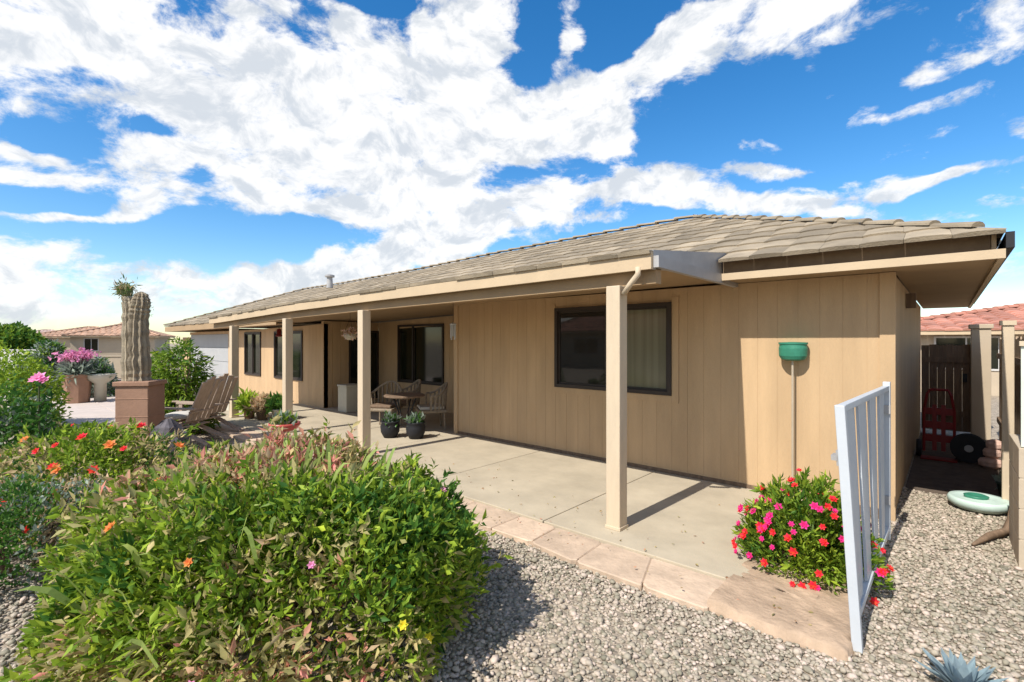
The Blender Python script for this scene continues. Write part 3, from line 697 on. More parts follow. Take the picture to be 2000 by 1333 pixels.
# white metal gate leaning
g=thing('white_gate','white metal slatted gate standing open at the corner of the patio','gate',(-.38,3.36,-.05))
lean=Matrix.Rotation(rad(-3.2),3,'Y')
def gx(b): b.v=[(x-(z+.05)*.06*max(0,1-(y-3.36)/1.75),y,z) for x,y,z in b.v]; return b
b=MB(); b.box(-.405,-.355,3.33,3.38,-.05,1.33); gx(b).build('gate_post',M_GLASSW,g,bevel=.004)
b=MB(); b.box(-.405,-.355,5.08,5.13,.05,1.36); gx(b).build('gate_post',M_GLASSW,g,bevel=.004)
b=MB(); b.box(-.40,-.36,3.38,5.08,1.29,1.33); gx(b).build('top_rail',M_GLASSW,g,bevel=.003)
b=MB(); b.box(-.40,-.36,3.38,5.08,.12,.16); gx(b).build('bottom_rail',M_GLASSW,g,bevel=.003)
b=MB()
for i in range(8):
    y=3.41+i*.209
    o_=.022*(i%2); b.box(-.388-o_,-.372-o_,y,y+.2075,.165,1.285)
gx(b).build('slat_panel',M_GLASSW,g)

for z in (.35,1.1):
    b=MB(); b.box(-.415,-.352,5.05,5.08,z,z+.07); b.tube([(-.42,5.10,z-.01),(-.42,5.10,z+.08)],.009,8); b.build('hinge',M_GREYMETAL,g)
b=MB(); b.box(-.45,-.42,3.385,3.46,1.0,1.03); b.box(-.425,-.41,3.39,3.41,.97,1.06); gx(b).build('latch',M_GREYMETAL,g)
# green feeder on a pole
c=A(1548,5.22,0)
g=thing('pole_feeder','squat green metal feeder on a thin pole close against the sunlit wall','feeder',(c[0],c[1],-.06))
b=MB(); b.lathe([(.07,1.49),(.115,1.505),(.135,1.54),(.138,1.62),(.13,1.66),(.14,1.665),(.14,1.685),(.02,1.69)],(c[0],c[1]+.02,0),28,sy=.75); b.build('tub',M_GREENM,g,smooth=False)
b=MB(); b.tube([(c[0],c[1],-.06),(c[0],c[1],1.49)],.011,8); b.build('pole',mat('pole_paint',(.36,.30,.22),.5),g)

# ================================================================= PLANTS
up=lambda q,n: n[2]>.15 and q[2]>.3
# big foreground hedge
hc=3.05*FW-1.45*RT
def zone(P):
    # greener at the right and back, dry rusty patches in the middle
    d=P[:,:2]@FW; l=P[:,:2]@RT
    return -.55*np.exp(-((l+.45)**2)/.12)-.35*np.exp(-((d-3.8)**2)/.12)+.35*np.exp(-((l+1.3)**2+(d-3.0)**2)/.35)+.1
def rot_shrub(name,label,cat,D,Lr,rL,rD,rz,n,size,mats,w,**k):
    "shrub whose long axes follow the view-aligned bed; built round axes then turned about its own base"
    c=D*FW+Lr*RT
    s=shrub(name,label,cat,(float(c[0]),float(c[1]),0),(rL,rD,rz),n,size,mats,w,**k)
    s.rotation_euler=(0,0,YAW)
    return s
def zn(P):
    c=hc; q=P-np.array([c[0],c[1],0]); l=q[:,0]; d=q[:,1]
    return -.8*np.exp(-((l-.95)**2)/.14)-.5*np.exp(-((d-.95)**2)/.08)+.5*np.exp(-((l-.0)**2+(d-.1)**2)/.5)+.02
hb=rot_shrub('garden_hedge','big leafy mixed green and rust coloured bush filling the lower left','bush',3.05,-1.44,1.09,1.02,.95,60000,.064,
    [L_DEEP,L_GREEN,L_LIME,L_STRAW,L_GREEN,L_STRAW,L_DRY,L_PINK],[.06,.22,.24,.12,.08,.14,.14,.04],seed=11,sprouts=260,shell=.34,lump=.17,stems=26,zone=zn,power=2.6,width=.36,
    flowers=((P_OR,.030,6,lambda q,n:n[2]>.3),(P_YEL,.032,4,lambda q,n:n[2]>.1 and n[1]<.2),(P_PINK,.026,5,lambda q,n:n[1]<.2)))
# long blades sprouting through
b=MB()
for i in range(150):
    a=random.uniform(0,6.28); r=random.uniform(.1,.98)
    x=math.cos(a)*1.08*r; y=math.sin(a)*1.05*r; z=.95*max(0,1-r**2.6)**(1/2.6)*.95
    p=Vector((hc[0]+x,hc[1]+y,z)); d=Vector((x*.5+random.uniform(-.4,.4),y*.5+random.uniform(-.4,.4),1.1)).normalized(); l=random.uniform(.12,.26); w=random.uniform(.007,.013)
    sd=d.cross(Vector((random.uniform(-1,1),random.uniform(-1,1),.1))).normalized(); bend=Vector((d.x,d.y,-.4))*l*.5
    pts=[p-d*.1,p+d*l*.5,p+d*l*.85+bend*.4,p+d*l+bend]; ws=[w,w*1.2,w*.8,.001]
    vs=[q+sd*s*ww for q,ww in zip(pts,ws) for s in (-1,1)]
    b.add(vs,[(2*k,2*k+1,2*k+3,2*k+2) for k in range(3)],0,random.uniform(.8,1.3))
bl=b.build('long_blades',leafm('leaf_blade',(.26,.33,.09)),hb); bl['kind']='stuff'

# flower bush by the gate
fb=shrub('flower_bush','bright green bush covered with red and magenta flowers beside the white gate','bush',(-.80,4.22,0),(.44,.34,.58),9000,.062,
    [L_DEEP,L_GREEN,L_LIME],[.08,.5,.42],seed=21,sprouts=40,shell=.6,lump=.22,stems=22,width=.3,jitter=.6,up=.5,
    stemmat=mat('green_stem',(.10,.16,.04),.7),
    flowers=((P_RED,.029,50,lambda q,n:n[1]<.35),(P_MAG,.029,40,lambda q,n:n[1]<.35)))
# second bush behind hedge at left with red flowers
rot_shrub('flower_bush','shorter yellow green bush with red blooms behind the left of the big bush','bush',4.75,-4.05,.95,.75,.92,15000,.06,[L_GREEN,L_LIME,L_STRAW,L_DRY,L_DEEP],[.28,.26,.2,.12,.1],seed=31,sprouts=60,shell=.4,lump=.2,
    flowers=((P_RED,.045,18,lambda q,n:n[2]>.1 and n[1]<.3 and n[0]>-.3),(P_OR,.05,5,lambda q,n:n[2]>.3 and n[1]<.3)))
rot_shrub('low_bush','dark olive low bush at the far left edge beside the big bush','bush',3.7,-3.75,.6,.6,.6,8000,.05,[L_DEEP,L_GREY,L_DRY],[.5,.3,.3],seed=33)
# bright low plants just behind the hedge
rot_shrub('ground_shrub','low bright lime green plants behind the middle of the big bush','shrub',4.75,-1.75,1.15,.5,.44,9000,.055,[L_GREEN,L_LIME,L_GREEN],[.4,.4,.3],seed=35,width=.3,up=.7)
# agave at the bottom right
c=G(1890,1333,-.05); c=(c[0]-.02,c[1]-.10,-.05)
g=thing('blue_agave','blue grey agave rosette at the bottom right corner','agave',c)
b=MB()
for i in range(34):
    a=i*2.4; el=.35+.9*(i/34); l=.24-.1*(i/34)
    d=Vector((math.cos(a)*math.cos(el),math.sin(a)*math.cos(el),math.sin(el))); s=Vector((-math.sin(a),math.cos(a),0)); p=Vector(c)
    b.add([p-s*.012,p+s*.012,p+d*l*.5+s*.026,p+d*l*.5-s*.026,p+d*l,p+d*l*.5-Vector((0,0,.012))],[(0,1,5),(1,2,5),(0,5,3),(5,2,4),(3,5,4)],0,random.uniform(.85,1.15))
b.build('leaf_rosette',L_BLUE,g)

# cactus in a square terracotta planter
c=A(275,7.5)
pl=thing('square_planter','tall square terracotta planter holding the old columnar cactus','planter',(c[0],c[1],0))
Rz=Matrix.Rotation(YAW+rad(8),3,'Z')
b=MB(); b.box(c[0]-.225,c[0]+.225,c[1]-.225,c[1]+.225,-.06,1.02,R=Rz); b.box(c[0]-.25,c[0]+.25,c[1]-.25,c[1]+.25,1.021,1.09,R=Rz)
for z in (.25,.55,.82): b.box(c[0]-.23,c[0]+.23,c[1]-.23,c[1]+.23,z,z+.02,R=Rz)
b.build('box_body',M_TERRA,pl,bevel=.01)
def ribbed(b,pts,rs,ribs=10,mi=0):
    pts=[Vector(p) for p in pts]; n=ribs*4; vs=[];fs=[]
    for i,(p,r) in enumerate(zip(pts,rs)):
        for k in range(n):
            a=2*math.pi*k/n; rr=r*(1+.14*math.cos(a*ribs)); vs.append(p+Vector((math.cos(a)*rr,math.sin(a)*rr,0)))
    for i in range(len(pts)-1):
        for k in range(n): fs.append((i*n+k,i*n+(k+1)%n,(i+1)*n+(k+1)%n,(i+1)*n+k))
    fs.append(tuple((len(pts)-1)*n+k for k in range(n)))
    b.add(vs,fs,mi)
cc=A(266,7.5); X,Y=cc[0],cc[1]
ct=thing('column_cactus','old grey tan columnar cactus with two stubby tops rising from the terracotta planter','cactus',(X,Y,1.09))
b=MB(); lx=RT[0]; ly=RT[1]
def pp(l,z): return (X+lx*l,Y+ly*l,z)
def column(b,l0,pts,ribs,seed):
    rr=random.Random(seed); P=[];R=[]
    for i in range(len(pts)-1):
        (l,z,r1),(l2,z2,r2)=pts[i],pts[i+1]
        for k in range(6):
            t=k/6; P.append(pp(l0+l+(l2-l)*t+rr.uniform(-.008,.008), z+(z2-z)*t)); R.append((r1+(r2-r1)*t)*rr.uniform(.90,1.08)*.88)
    P.append(pp(l0+pts[-1][0],pts[-1][1])); R.append(pts[-1][2]); ribbed(b,P,R,ribs)
column(b,0,[(.05,.95,.17),(.04,1.25,.165),(.03,1.7,.15),(.04,2.1,.14),(.07,2.3,.125),(.08,2.42,.09),(.08,2.46,.02)],11,1)
b.build('trunk',M_CACT,ct)
b=MB(); column(b,0,[(-.07,.95,.14),(-.08,1.3,.13),(-.09,1.8,.115),(-.10,2.2,.10),(-.13,2.36,.085),(-.15,2.42,.03)],9,2); b.build('arm',mat('cactus_pale',(.30,.25,.175),.85,.35,6,.6,40,streak=(3,3,1.2)),ct)
b=MB(); ribbed(b,[pp(-.14,2.38),pp(-.17,2.45),pp(-.17,2.53),pp(-.16,2.58)],[.05,.09,.08,.02],8)
V,F=leaves(np.array(pp(-.17,2.5))+RG.normal(size=(260,3))*.06,np.tile([-.3,-.2,.3],(260,1)),.09,.2,jitter=1.2)
o=b.build('crown',M_CACTG,ct); mesh_np('spines',V,F,[L_DEEP,L_DRY],RG.integers(0,2,520),np.ones(520),ct)
V,F=leaves(np.array([X+.05,Y+.04,2.25])+RG.normal(size=(200,3))*np.array([.07,.07,.10]),np.tile([0,0,.3],(200,1)),.06,.15,jitter=1.4); mesh_np('spines',V,F,[L_DRY,L_GREY],RG.integers(0,2,400),np.ones(400),ct)['kind']='stuff'

# weeping shrub right of cactus
rot_shrub('round_shrub','rounded deep green shrub between the cactus and the wooden chairs','shrub',9.3,-6.35,.56,.5,1.72,9000,.12,[L_DEEP,L_GREEN,L_LIME],[.3,.55,.12],seed=41,shell=.6,lump=.15,width=.25,droop=.7,jitter=.6)
# bushes far left
rot_shrub('yellow_bush','yellow green bush at the left edge below the distant tree','bush',9.5,-9.85,.75,.8,1.5,6000,.10,[L_LIME,L_GREEN],[.6,.4],seed=43)
rot_shrub('dark_bush','very dark green bush in the left corner under the yellow bush','bush',6.3,-6.5,.45,.5,.98,5000,.08,[L_DEEP,L_GREY],[.8,.2],seed=44)
rot_shrub('tall_shrub','upright blue green shrub left of the flower planter','shrub',15.5,-14.7,.5,.5,1.85,5000,.13,[L_DEEP,L_GREY,L_GREEN],[.35,.3,.35],seed=45)
rot_shrub('grey_shrub','grey green shrub in front of the small windowed house','shrub',15.0,-12.9,.55,.5,1.15,4000,.12,[L_GREY,L_DEEP],[.7,.3],seed=46)
rot_shrub('grey_shrub','pale grey green shrub at far left by the white boundary wall','shrub',17,-16.6,.6,.5,1.25,4000,.12,[L_GREY,L_LIME,L_DEEP],[.5,.2,.3],seed=47)
# far trees
def tree(D,px,h,r,label,seed):
    c=A(px,D)
    g=thing('garden_tree',label,'tree',(c[0],c[1],0),'trees beyond the street')
    P,nr=blob_points(6000,(c[0],c[1],h*.35),(r,r,h*.65),2.2,.6,.25,seed)
    V,F=leaves(P,nr,.42,.5); n=len(P); mi=RG.integers(0,2,n); ti=np.clip(1+RG.normal(size=n)*.2,.6,1.5)
    mesh_np('crown',V,F,[L_GREEN,L_DEEP],np.concatenate([mi,mi]),np.concatenate([ti,ti]),g)
    b=MB(); b.tube([(c[0],c[1],-.06),(c[0]+.1,c[1],h*.3),(c[0],c[1]+.1,h*.6)],[.22,.16,.08],8); b.tube([(c[0]+.1,c[1],h*.3),(c[0]+r*.4,c[1],h*.6)],[.1,.04],6); b.tube([(c[0]+.1,c[1],h*.3),(c[0]-r*.4,c[1],h*.6)],[.1,.04],6)
    b.build('trunk',M_BARK,g,smooth=True)
tree(42,12,2.65,2.4,'round bright green tree at the far left above the pale wall',51)
tree(48,-60,3.4,2.8,'dark tree half outside the left edge of the view',52)

# pale low boundary wall, grey low wall, white street
def wallbar(name,label,a,c,h,th,m,cat='wall',cap=True):
    g=thing(name,label,cat,(a[0],a[1],0))
    b=MB(); b.bar((a[0],a[1],h/2-.03),(c[0],c[1],h/2-.03),th,h); b.build('wall_body',m,g,bevel=.01)
    if cap:
        b=MB(); b.bar((a[0],a[1],h+.0),(c[0],c[1],h+.0),th+.06,.05); b.build('coping',m,g)
wallbar('boundary_wall','long pale boundary wall in front of the distant houses',A(-200,26),A(100,24),1.25,.2,M_STUCW)
wallbar('boundary_wall','low grey brown garden wall behind the pale street strip',A(165,15.6),A(380,16.4),.42,.2,mat('grey_block',(.34,.28,.26),.9,.15,4,.4,20))
wallbar('boundary_wall','tan garden wall between the flower planter and the cactus',A(125,22),A(330,23),1.0,.2,M_STUC)
b=MB(); pts=[A(60,14.6),A(700,14.6),A(560,11.3),A(40,11.5)]
a0,a1,a2,a3=A(80,14.8,-.052),A(330,15.0,-.052),A(330,11.4,-.052),A(100,11.6,-.052)
b.add([a0,a3,a2,a1],[(0,1,2,3)]); tag(b.build('pavement',mat('white_concrete',(.55,.52,.48),.9,.06,2)),'bright concrete strip beyond the bushes',kind='structure')
# flower planter (round) with agave and pink flowers
c=A(150,13.5)
g=thing('round_planter','terracotta coloured planter holding grey agave and pink flowers','planter',(c[0],c[1],0))
b=MB(); b.lathe([(.28,-.06),(.3,.3),(.33,.7),(.36,.72),(.36,.78),(.3,.78)],(c[0],c[1],0),8); b.build('pot_body',M_TERRA,g)
n=500; V,F=leaves(np.array([c[0],c[1],.8])+RG.normal(size=(n,3))*np.array([.1,.1,.05]),np.tile([0,0,.6],(n,1)),.42,.16,jitter=.8); mesh_np('agave_leaves',V,F,[L_GREY],np.zeros(2*n),np.clip(1+RG.normal(size=2*n)*.2,.5,1.5),g)
n=500; V,F=leaves(np.array([c[0],c[1],1.27])+RG.normal(size=(n,3))*np.array([.17,.17,.07]),np.tile([0,0,.3],(n,1)),.09,.9,jitter=1.2); mesh_np('blossoms',V,F,[P_PINK,P_RED],RG.integers(0,2,2*n)*0,np.clip(.8+RG.normal(size=2*n)*.2,.5,1.5),g)
# pale round bush pot beyond
c=A(196,13.8); g=thing('white_bowl_pot','white bowl shaped pot behind the low grey garden wall','pot',(c[0],c[1],0))
b=MB(); b.lathe([(.14,0),(.14,.5),(.3,.62),(.36,.75),(.33,.78),(.26,.7)],(c[0],c[1],0),18); b.build('pot_body',M_CREAM,g,smooth=True)
V,F=leaves(np.array([c[0],c[1],.85])+RG.normal(size=(200,3))*.1,np.tile([0,0,.6],(200,1)),.2,.3); mesh_np('succulent',V,F,[L_GREY,L_DEEP],RG.integers(0,2,400),np.ones(400),g)

# rose stem with pink bloom at left
c=A(72,4.9); X,Y=c[0],c[1]
g=thing('rose_bush','slender rose with one large pink bloom standing over the left bushes','rose',(X,Y,0))
b=MB(); tip=A(76,4.9,1.30)
b.tube([(X,Y,-.06),(X+.03,Y+.02,.6),(tip[0],tip[1],1.28)],[.012,.009,.006],6)
for i in range(5):
    z=.75+.09*i; a=i*2.2; b.tube([(X+.03,Y+.02,z),(X+math.cos(a)*.14,Y+math.sin(a)*.14,z+.08)],[.005,.003],5)
b.build('stem',mat('rose_stem',(.06,.07,.03),.7),g)
P=np.array([X,Y,.95])+RG.normal(size=(190,3))*np.array([.08,.08,.16]); V,F=leaves(P,np.tile([0,0,.1],(190,1)),.07,.55); mesh_np('foliage',V,F,[L_DEEP],np.zeros(380),np.clip(.7+RG.normal(size=380)*.2,.4,1.2),g)
for k,(dx,dz,s) in enumerate(((0,1.33,.075),(.05,1.30,.06),(-.05,1.31,.055))):
    add_flower(g,P_PINK,s,(tip[0]+dx*RT[0],tip[1]+dx*RT[1],dz),(-FW[0]*.6,-FW[1]*.6,.7))

# ================================================================= FURNITURE
def adirondack(label,px,D,rz):
    p=A(px,D)
    g=thing('garden_chair',label,'chair',(0,0,0),'wooden garden chairs by the shrub')
    # local: faces +X ; built at origin
    b=MB()
    for i in range(5): b.bar((-.22,-.22+i*.11,.36),(-.52,-.22+i*.11,1.02+.04*(2-abs(i-2))),.095,.02)
    b.bar((-.3,-.27,.52),(-.3,.27,.52),.05,.025); b.build('backrest',M_WOOD,g)
    b=MB()
    for i in range(5): b.bar((.28-.12*i,-.26,.40-.03*i),(.28-.12*i,.26,.40-.03*i),.1,.02)
    b.build('seat',M_WOOD,g)
    for s in (-1,1):
        b=MB(); b.bar((.3,s*.27,0),(.3,s*.27,.58),.06,.03); b.build('leg',M_WOOD,g)
        b=MB(); b.bar((.32,s*.25,.38),(-.62,s*.25,.0),.1,.025); b.build('leg',M_WOOD,g)
        b=MB(); b.bar((.38,s*.3,.6),(-.42,s*.3,.58),.1,.022); b.build('armrest',M_WOOD,g)
    b=MB(); 
    b.lathe([(.17,.0),(.24,.02),(.25,.05),(.24,.08),(.17,.10)],(0.05,0,.385),20,sx=1,sy=1); b.build('cushion',M_CUSH,g,smooth=True)
    g.location=(p[0],p[1],0); g.rotation_euler=(0,0,rz); return g
adirondack('weathered wooden slat chair with pale cushion closest to the green shrub',362,8.3,YAW+rad(175))
adirondack('weathered wooden slat chair with pale cushion standing closer to the patio posts',398,9.1,YAW+rad(165))
# dark rocks beside planter
for k,(px,D,s,lb) in enumerate(((325,6.8,.24,'larger dark boulder below the wooden chairs'),(352,7.1,.17,'smaller dark boulder right of the larger one by the chairs'))):
    c=A(px,D); b=MB(); n=14; prof=[(s*.6,-.06),(s,.1*s/.2),(s*.95,.25*s/.2),(s*.6,.42*s/.2),(s*.15,.5*s/.2)]
    b.lathe(prof,(c[0],c[1],0),n); rr=random.Random(k+5)
    b.v=[(x+rr.uniform(-.03,.03),y+rr.uniform(-.03,.03),z+rr.uniform(-.02,.02)) for x,y,z in b.v]
    tag(b.build('boulder',mat('dark_rock',(.09,.08,.085),.9,.4,9,.8,20),None),lb,'boulder','dark boulders by the planter')
# red bowl on a stand
c=A(556,5.9); X,Y=c[0],c[1]
g=thing('plant_stand','shallow red bowl planted with grey green herbs on a stand behind the bush','planter',(X,Y,0))
b=MB(); b.lathe([(.1,-.06),(.06,0),(.04,.1),(.035,.57),(.06,.605)],(X,Y,0),14); b.build('stand',M_CREAM,g,smooth=True)
b=MB(); b.lathe([(.07,.606),(.14,.63),(.175,.68),(.18,.71),(.165,.71),(.15,.68)],(X,Y,0),26); b.build('bowl',mat('red_glaze',(.42,.07,.055),.35),g,smooth=True)
P=np.array([X,Y,.70])+RG.normal(size=(260,3))*np.array([.05,.05,.03]); V,F=leaves(P,np.tile([0,0,1.2],(260,1)),.10,.35,jitter=.6); mesh_np('herbs',V,F,[L_GREY,L_GREEN],RG.integers(0,2,520),np.ones(520),g)
# cream planter box near sliding door
c=G(683,803); g=thing('cream_box','plain cream storage box standing on the patio near the sliding door','box',c)
b=MB(); b.box(c[0]-.2,c[0]+.2,c[1]-.2,c[1]+.2,0,.6); b.build('box_body',M_CREAM,g,bevel=.012); b=MB(); b.box(c[0]-.215,c[0]+.215,c[1]-.215,c[1]+.215,.602,.65); b.build('lid',M_CREAM,g,bevel=.01)
# wicker patio set
def wicker_chair(label,px,D,rz,grp):
    p=A(px,D); g=thing('wicker_chair',label,'chair',(0,0,0),grp)
    b=MB(); b.box(-.27,.27,-.27,.27,.34,.40); b.build('seat',M_WICK,g,bevel=.02)
    b=MB()
    n=12
    for i in range(n+1):
        a=rad(-100+200*i/n); x=-.27*math.cos(a); y=.29*math.sin(a); b.bar((x,y,.40),(x*1.12,y*1.08,.66+.22*math.cos(a)**2*(1 if abs(a)<1.4 else .3)),.035,.02)
    pts=[(-.27*1.12*math.cos(rad(-100+200*i/n)),.29*1.08*math.sin(rad(-100+200*i/n)),.66+.22*math.cos(rad(-100+200*i/n))**2) for i in range(n+1)]
    b.tube(pts,.022,6); b.build('backrest',M_WICK,g)
    for x in (-.23,.23):
        for y in (-.23,.23): b=MB(); b.tube([(x,y,0),(x*.95,y*.95,.34)],.018,6); b.build('leg',M_WICK,g)
    b=MB(); b.box(-.22,.24,-.23,.23,.402,.46); b.build('cushion',M_CUSH if 'pale' in label else M_DARKWOOD,g,bevel=.02)
    g.location=(p[0],p[1],0); g.rotation_euler=(0,0,rz)
wicker_chair('round backed brown wicker chair left of the patio table',752,9.6,rad(-60),'wicker chairs on the patio')
wicker_chair('round backed brown wicker chair behind the patio table',792,10.1,rad(-110),'wicker chairs on the patio')
wicker_chair('wicker chair with pale cushion under the tall patio window',842,9.4,rad(-120),'wicker chairs on the patio')
c=A(790,9.1); g=thing('patio_table','small round dark patio table among the wicker chairs','table',c)
b=MB(); b.lathe([(.36,.66),(.38,.67),(.38,.69),(.36,.70)],c,28); b.build('tabletop',M_DARKWOOD,g)
for k in range(4):
    a=k*math.pi/2+.4; b=MB(); b.tube([(c[0]+.3*math.cos(a),c[1]+.3*math.sin(a),0),(c[0]+.12*math.cos(a),c[1]+.12*math.sin(a),.35),(c[0]+.25*math.cos(a),c[1]+.25*math.sin(a),.66)],.014,6); b.build('leg',M_BLACK,g)
for k,(px,D,lb) in enumerate(((762,8.6,'round black pot left of the two dark pots beside the patio table'),(812,8.5,'round black pot in front of the wicker chair with the pale cushion'))):
    c=A(px,D); g=thing('patio_pot',lb,'pot',c,'dark pots on the patio floor')
    b=MB(); b.lathe([(.11,0),(.16,.1),(.17,.2),(.15,.26),(.17,.28),(.15,.29),(.13,.25)],c,20); b.build('pot_body',M_BLACK,g,smooth=True)
    P=np.array([c[0],c[1],.28])+RG.normal(size=(160,3))*.04; V,F=leaves(P,np.tile([0,0,.8],(160,1)),.14,.35); mesh_np('plant',V,F,[L_DEEP,L_GREY],RG.integers(0,2,320),np.ones(320),g)
# bright potted plants between the far posts
for k,(px,py,m,h,lb) in enumerate(((487,803,L_LIME,.42,'potted plant with bright yellow green leaves beside the farthest post'),(512,806,L_DRY,.34,'potted brown leaved plant between the two farthest posts'),(543,806,L_DEEP,.36,'potted dark leaved plant just left of the third post'))):
    c=G(px,py+14); g=thing('potted_plant',lb,'potted plant',c,'potted plants between the far posts')
    b=MB(); b.lathe([(.09,0),(.13,.2),(.145,.21),(.145,.24),(.12,.24),(.11,.2)],c,18); b.build('pot_body',(M_TERRA,M_DARKWOOD,M_CREAM)[k],g,smooth=True)
    P=np.array([c[0],c[1],.3])+RG.normal(size=(420,3))*np.array([.08,.08,.07]); V,F=leaves(P,np.tile([0,0,.7],(420,1)),h*.5,.35,jitter=.8); mesh_np('foliage',V,F,[m],np.zeros(840),np.clip(1+RG.normal(size=840)*.25,.5,1.5),g)
c=G(455,800); g=thing('stone_pedestal','small pale stone pedestal beside the farthest post','pedestal',c)
b=MB(); b.box(c[0]-.14,c[0]+.14,c[1]-.14,c[1]+.14,-.01,.30); b.box(c[0]-.18,c[0]+.18,c[1]-.18,c[1]+.18,.301,.35); b.build('block_body',M_CREAM,g,bevel=.01)
# hanging things under the patio beam
def hang(name,label,cat,px,Y,z_top,z_bot,kind):
    k=(px-1000)/FPX; d=FW+k*RT; D=Y/d[1]; x,y=float(d[0]*D),Y; zc=2.41-sag(x)
    g=thing(name,label,cat,(x,y,zc))
    b=MB(); b.tube([(x,y,zc),(x,y,z_top)],.004,5); b.build('cord',M_BLACK,g)
    if kind=='chime':
        b=MB(); b.lathe([(.01,z_top),(.055,z_top-.02),(.06,z_top-.035),(.055,z_top-.04)],(x,y,0),16); b.build('dome',M_GLASSW,g,smooth=True)
        for i in range(6):
            a=i*math.pi/3; b=MB(); b.tube([(x+.04*math.cos(a),y+.04*math.sin(a),z_top-.04),(x+.04*math.cos(a),y+.04*math.sin(a),z_bot+.03*(i%3))],.011,8); b.build('chime_tube',M_GLASSW,g)
    elif kind=='basket':
        b=MB(); b.lathe([(.05,z_bot),(.11,z_bot+.05),(.13,z_bot+.12),(.12,z_bot+.12)],(x,y,0),18); b.build('bowl',M_CREAM,g,smooth=True)
        b=MB(); 
        for i in range(3):
            a=i*2.09; b.tube([(x+.12*math.cos(a),y+.12*math.sin(a),z_bot+.12),(x,y,z_top)],.003,4)
        b.build('chains',M_BLACK,g)
        P=np.array([x,y,z_bot+.13])+RG.normal(size=(300,3))*np.array([.06,.06,.04]); V,F=leaves(P,np.tile([0,0,.2],(300,1)),.07,.6,jitter=1.1); mesh_np('blossoms',V,F,[leafm('petal_blush',(.65,.47,.42)),L_DRY],RG.integers(0,2,600),np.ones(600),g)
    else:
        b=MB(); b.lathe([(.02,z_top),(.05,z_top-.02),(.05,z_bot+.06),(.075,z_bot+.05),(.08,z_bot+.02),(.03,z_bot)],(x,y,0),18); b.build('bottle',M_RED,g,smooth=True)
hang('wind_chime','white wind chime hanging from the patio ceiling at the wall corner','wind chime',885,5.6,2.02,1.72,'chime')
hang('hanging_basket','hanging basket of pale blush flowers beside the second patio post','hanging basket',684,5.0,2.15,1.72,'basket')
hang('hanging_feeder','red hanging bird feeder just left of the third patio post','feeder',545,5.0,2.0,1.80,'feeder')

# ================================================================= SKY + LIGHT
SUN_EL=rad(48.6); DX=.05
w=bpy.data.worlds.new('World'); sc.world=w; w.use_nodes=True
nt=w.node_tree; N=nt.nodes; L=nt.links
for n in list(N): N.remove(n)
out=N.new('ShaderNodeOutputWorld')
sky=N.new('ShaderNodeTexSky'); sky.sky_type='NISHITA'; sky.sun_disc=False; sky.sun_elevation=SUN_EL
# sun stands in the -Y direction (light travels +Y)
sky.sun_rotation=rad(180)+math.atan(DX)
sky.altitude=400; sky.air_density=1.0; sky.dust_density=.5; sky.ozone_density=1.6
hs=N.new('ShaderNodeHueSaturation'); hs.inputs['Saturation'].default_value=1.4; hs.inputs['Value'].default_value=1.0; L.new(sky.outputs[0],hs.inputs['Color'])
bgs=N.new('ShaderNodeBackground'); bgs.inputs['Strength'].default_value=.127; L.new(hs.outputs[0],bgs.inputs['Color'])
tc=N.new('ShaderNodeTexCoord'); dirv=tc.outputs['Generated']
def math_(op,a,b=None,c=None):
    n=N.new('ShaderNodeMath'); n.operation=op
    for i,x in enumerate((a,b,c)):
        if x is None: continue
        if isinstance(x,(int,float)): n.inputs[i].default_value=x
        else: L.new(x,n.inputs[i])
    return n.outputs[0]
def sdir(px,py):
    v=Vector((FW[0]+(px-1000)/FPX*RT[0],FW[1]+(px-1000)/FPX*RT[1],(666-py)/FPX)); return v.normalized()
warp=N.new('ShaderNodeTexNoise'); warp.inputs['Scale'].default_value=5.0; warp.inputs['Detail'].default_value=3; L.new(dirv,warp.inputs['Vector'])
wv=N.new('ShaderNodeVectorMath'); wv.operation='SUBTRACT'; L.new(warp.outputs['Color'],wv.inputs[0]); wv.inputs[1].default_value=(.5,.5,.5)
ws=N.new('ShaderNodeVectorMath'); ws.operation='SCALE'; ws.inputs['Scale'].default_value=.14; L.new(wv.outputs[0],ws.inputs[0])
wd=N.new('ShaderNodeVectorMath'); wd.operation='ADD'; L.new(dirv,wd.inputs[0]); L.new(ws.outputs[0],wd.inputs[1])
def blob(px,py,hw,hh,ang=0,amp=1.0,soft=1.0):
    c=sdir(px,py); a=(sdir(px+20,py)-c).normalized(); bb=c.cross(a)*-1; bb=bb if bb.z>0 else -bb
    a=(a-c*a.dot(c)).normalized(); bb=c.cross(a); bb=bb if bb.z>0 else -bb
    t=rad(ang); a2=a*math.cos(t)+bb*math.sin(t); b2=c.cross(a2); 
    if b2.z<0 and abs(t)<1.2: b2=-b2; 
    c2=a2.cross(b2)
    M=Matrix((a2,b2,c2)).transposed()
    k=(1/FPX)*(c.dot(Vector((FW[0],FW[1],0))))  # angular size of a pixel there
    mp=N.new('ShaderNodeMapping'); mp.vector_type='TEXTURE'; mp.inputs['Location'].default_value=c; mp.inputs['Rotation'].default_value=M.to_euler(); mp.inputs['Scale'].default_value=(hw*k,hh*k,.6)
    L.new(wd.outputs[0],mp.inputs['Vector'])
    ln=N.new('ShaderNodeVectorMath'); ln.operation='LENGTH'; L.new(mp.outputs[0],ln.inputs[0])
    mr=N.new('ShaderNodeMapRange'); mr.interpolation_type='SMOOTHSTEP'; mr.inputs[1].default_value=1.45; mr.inputs[2].default_value=.35; mr.inputs[3].default_value=0; mr.inputs[4].default_value=abs(amp)
    L.new(ln.outputs['Value'],mr.inputs[0]); return mr.outputs[0]
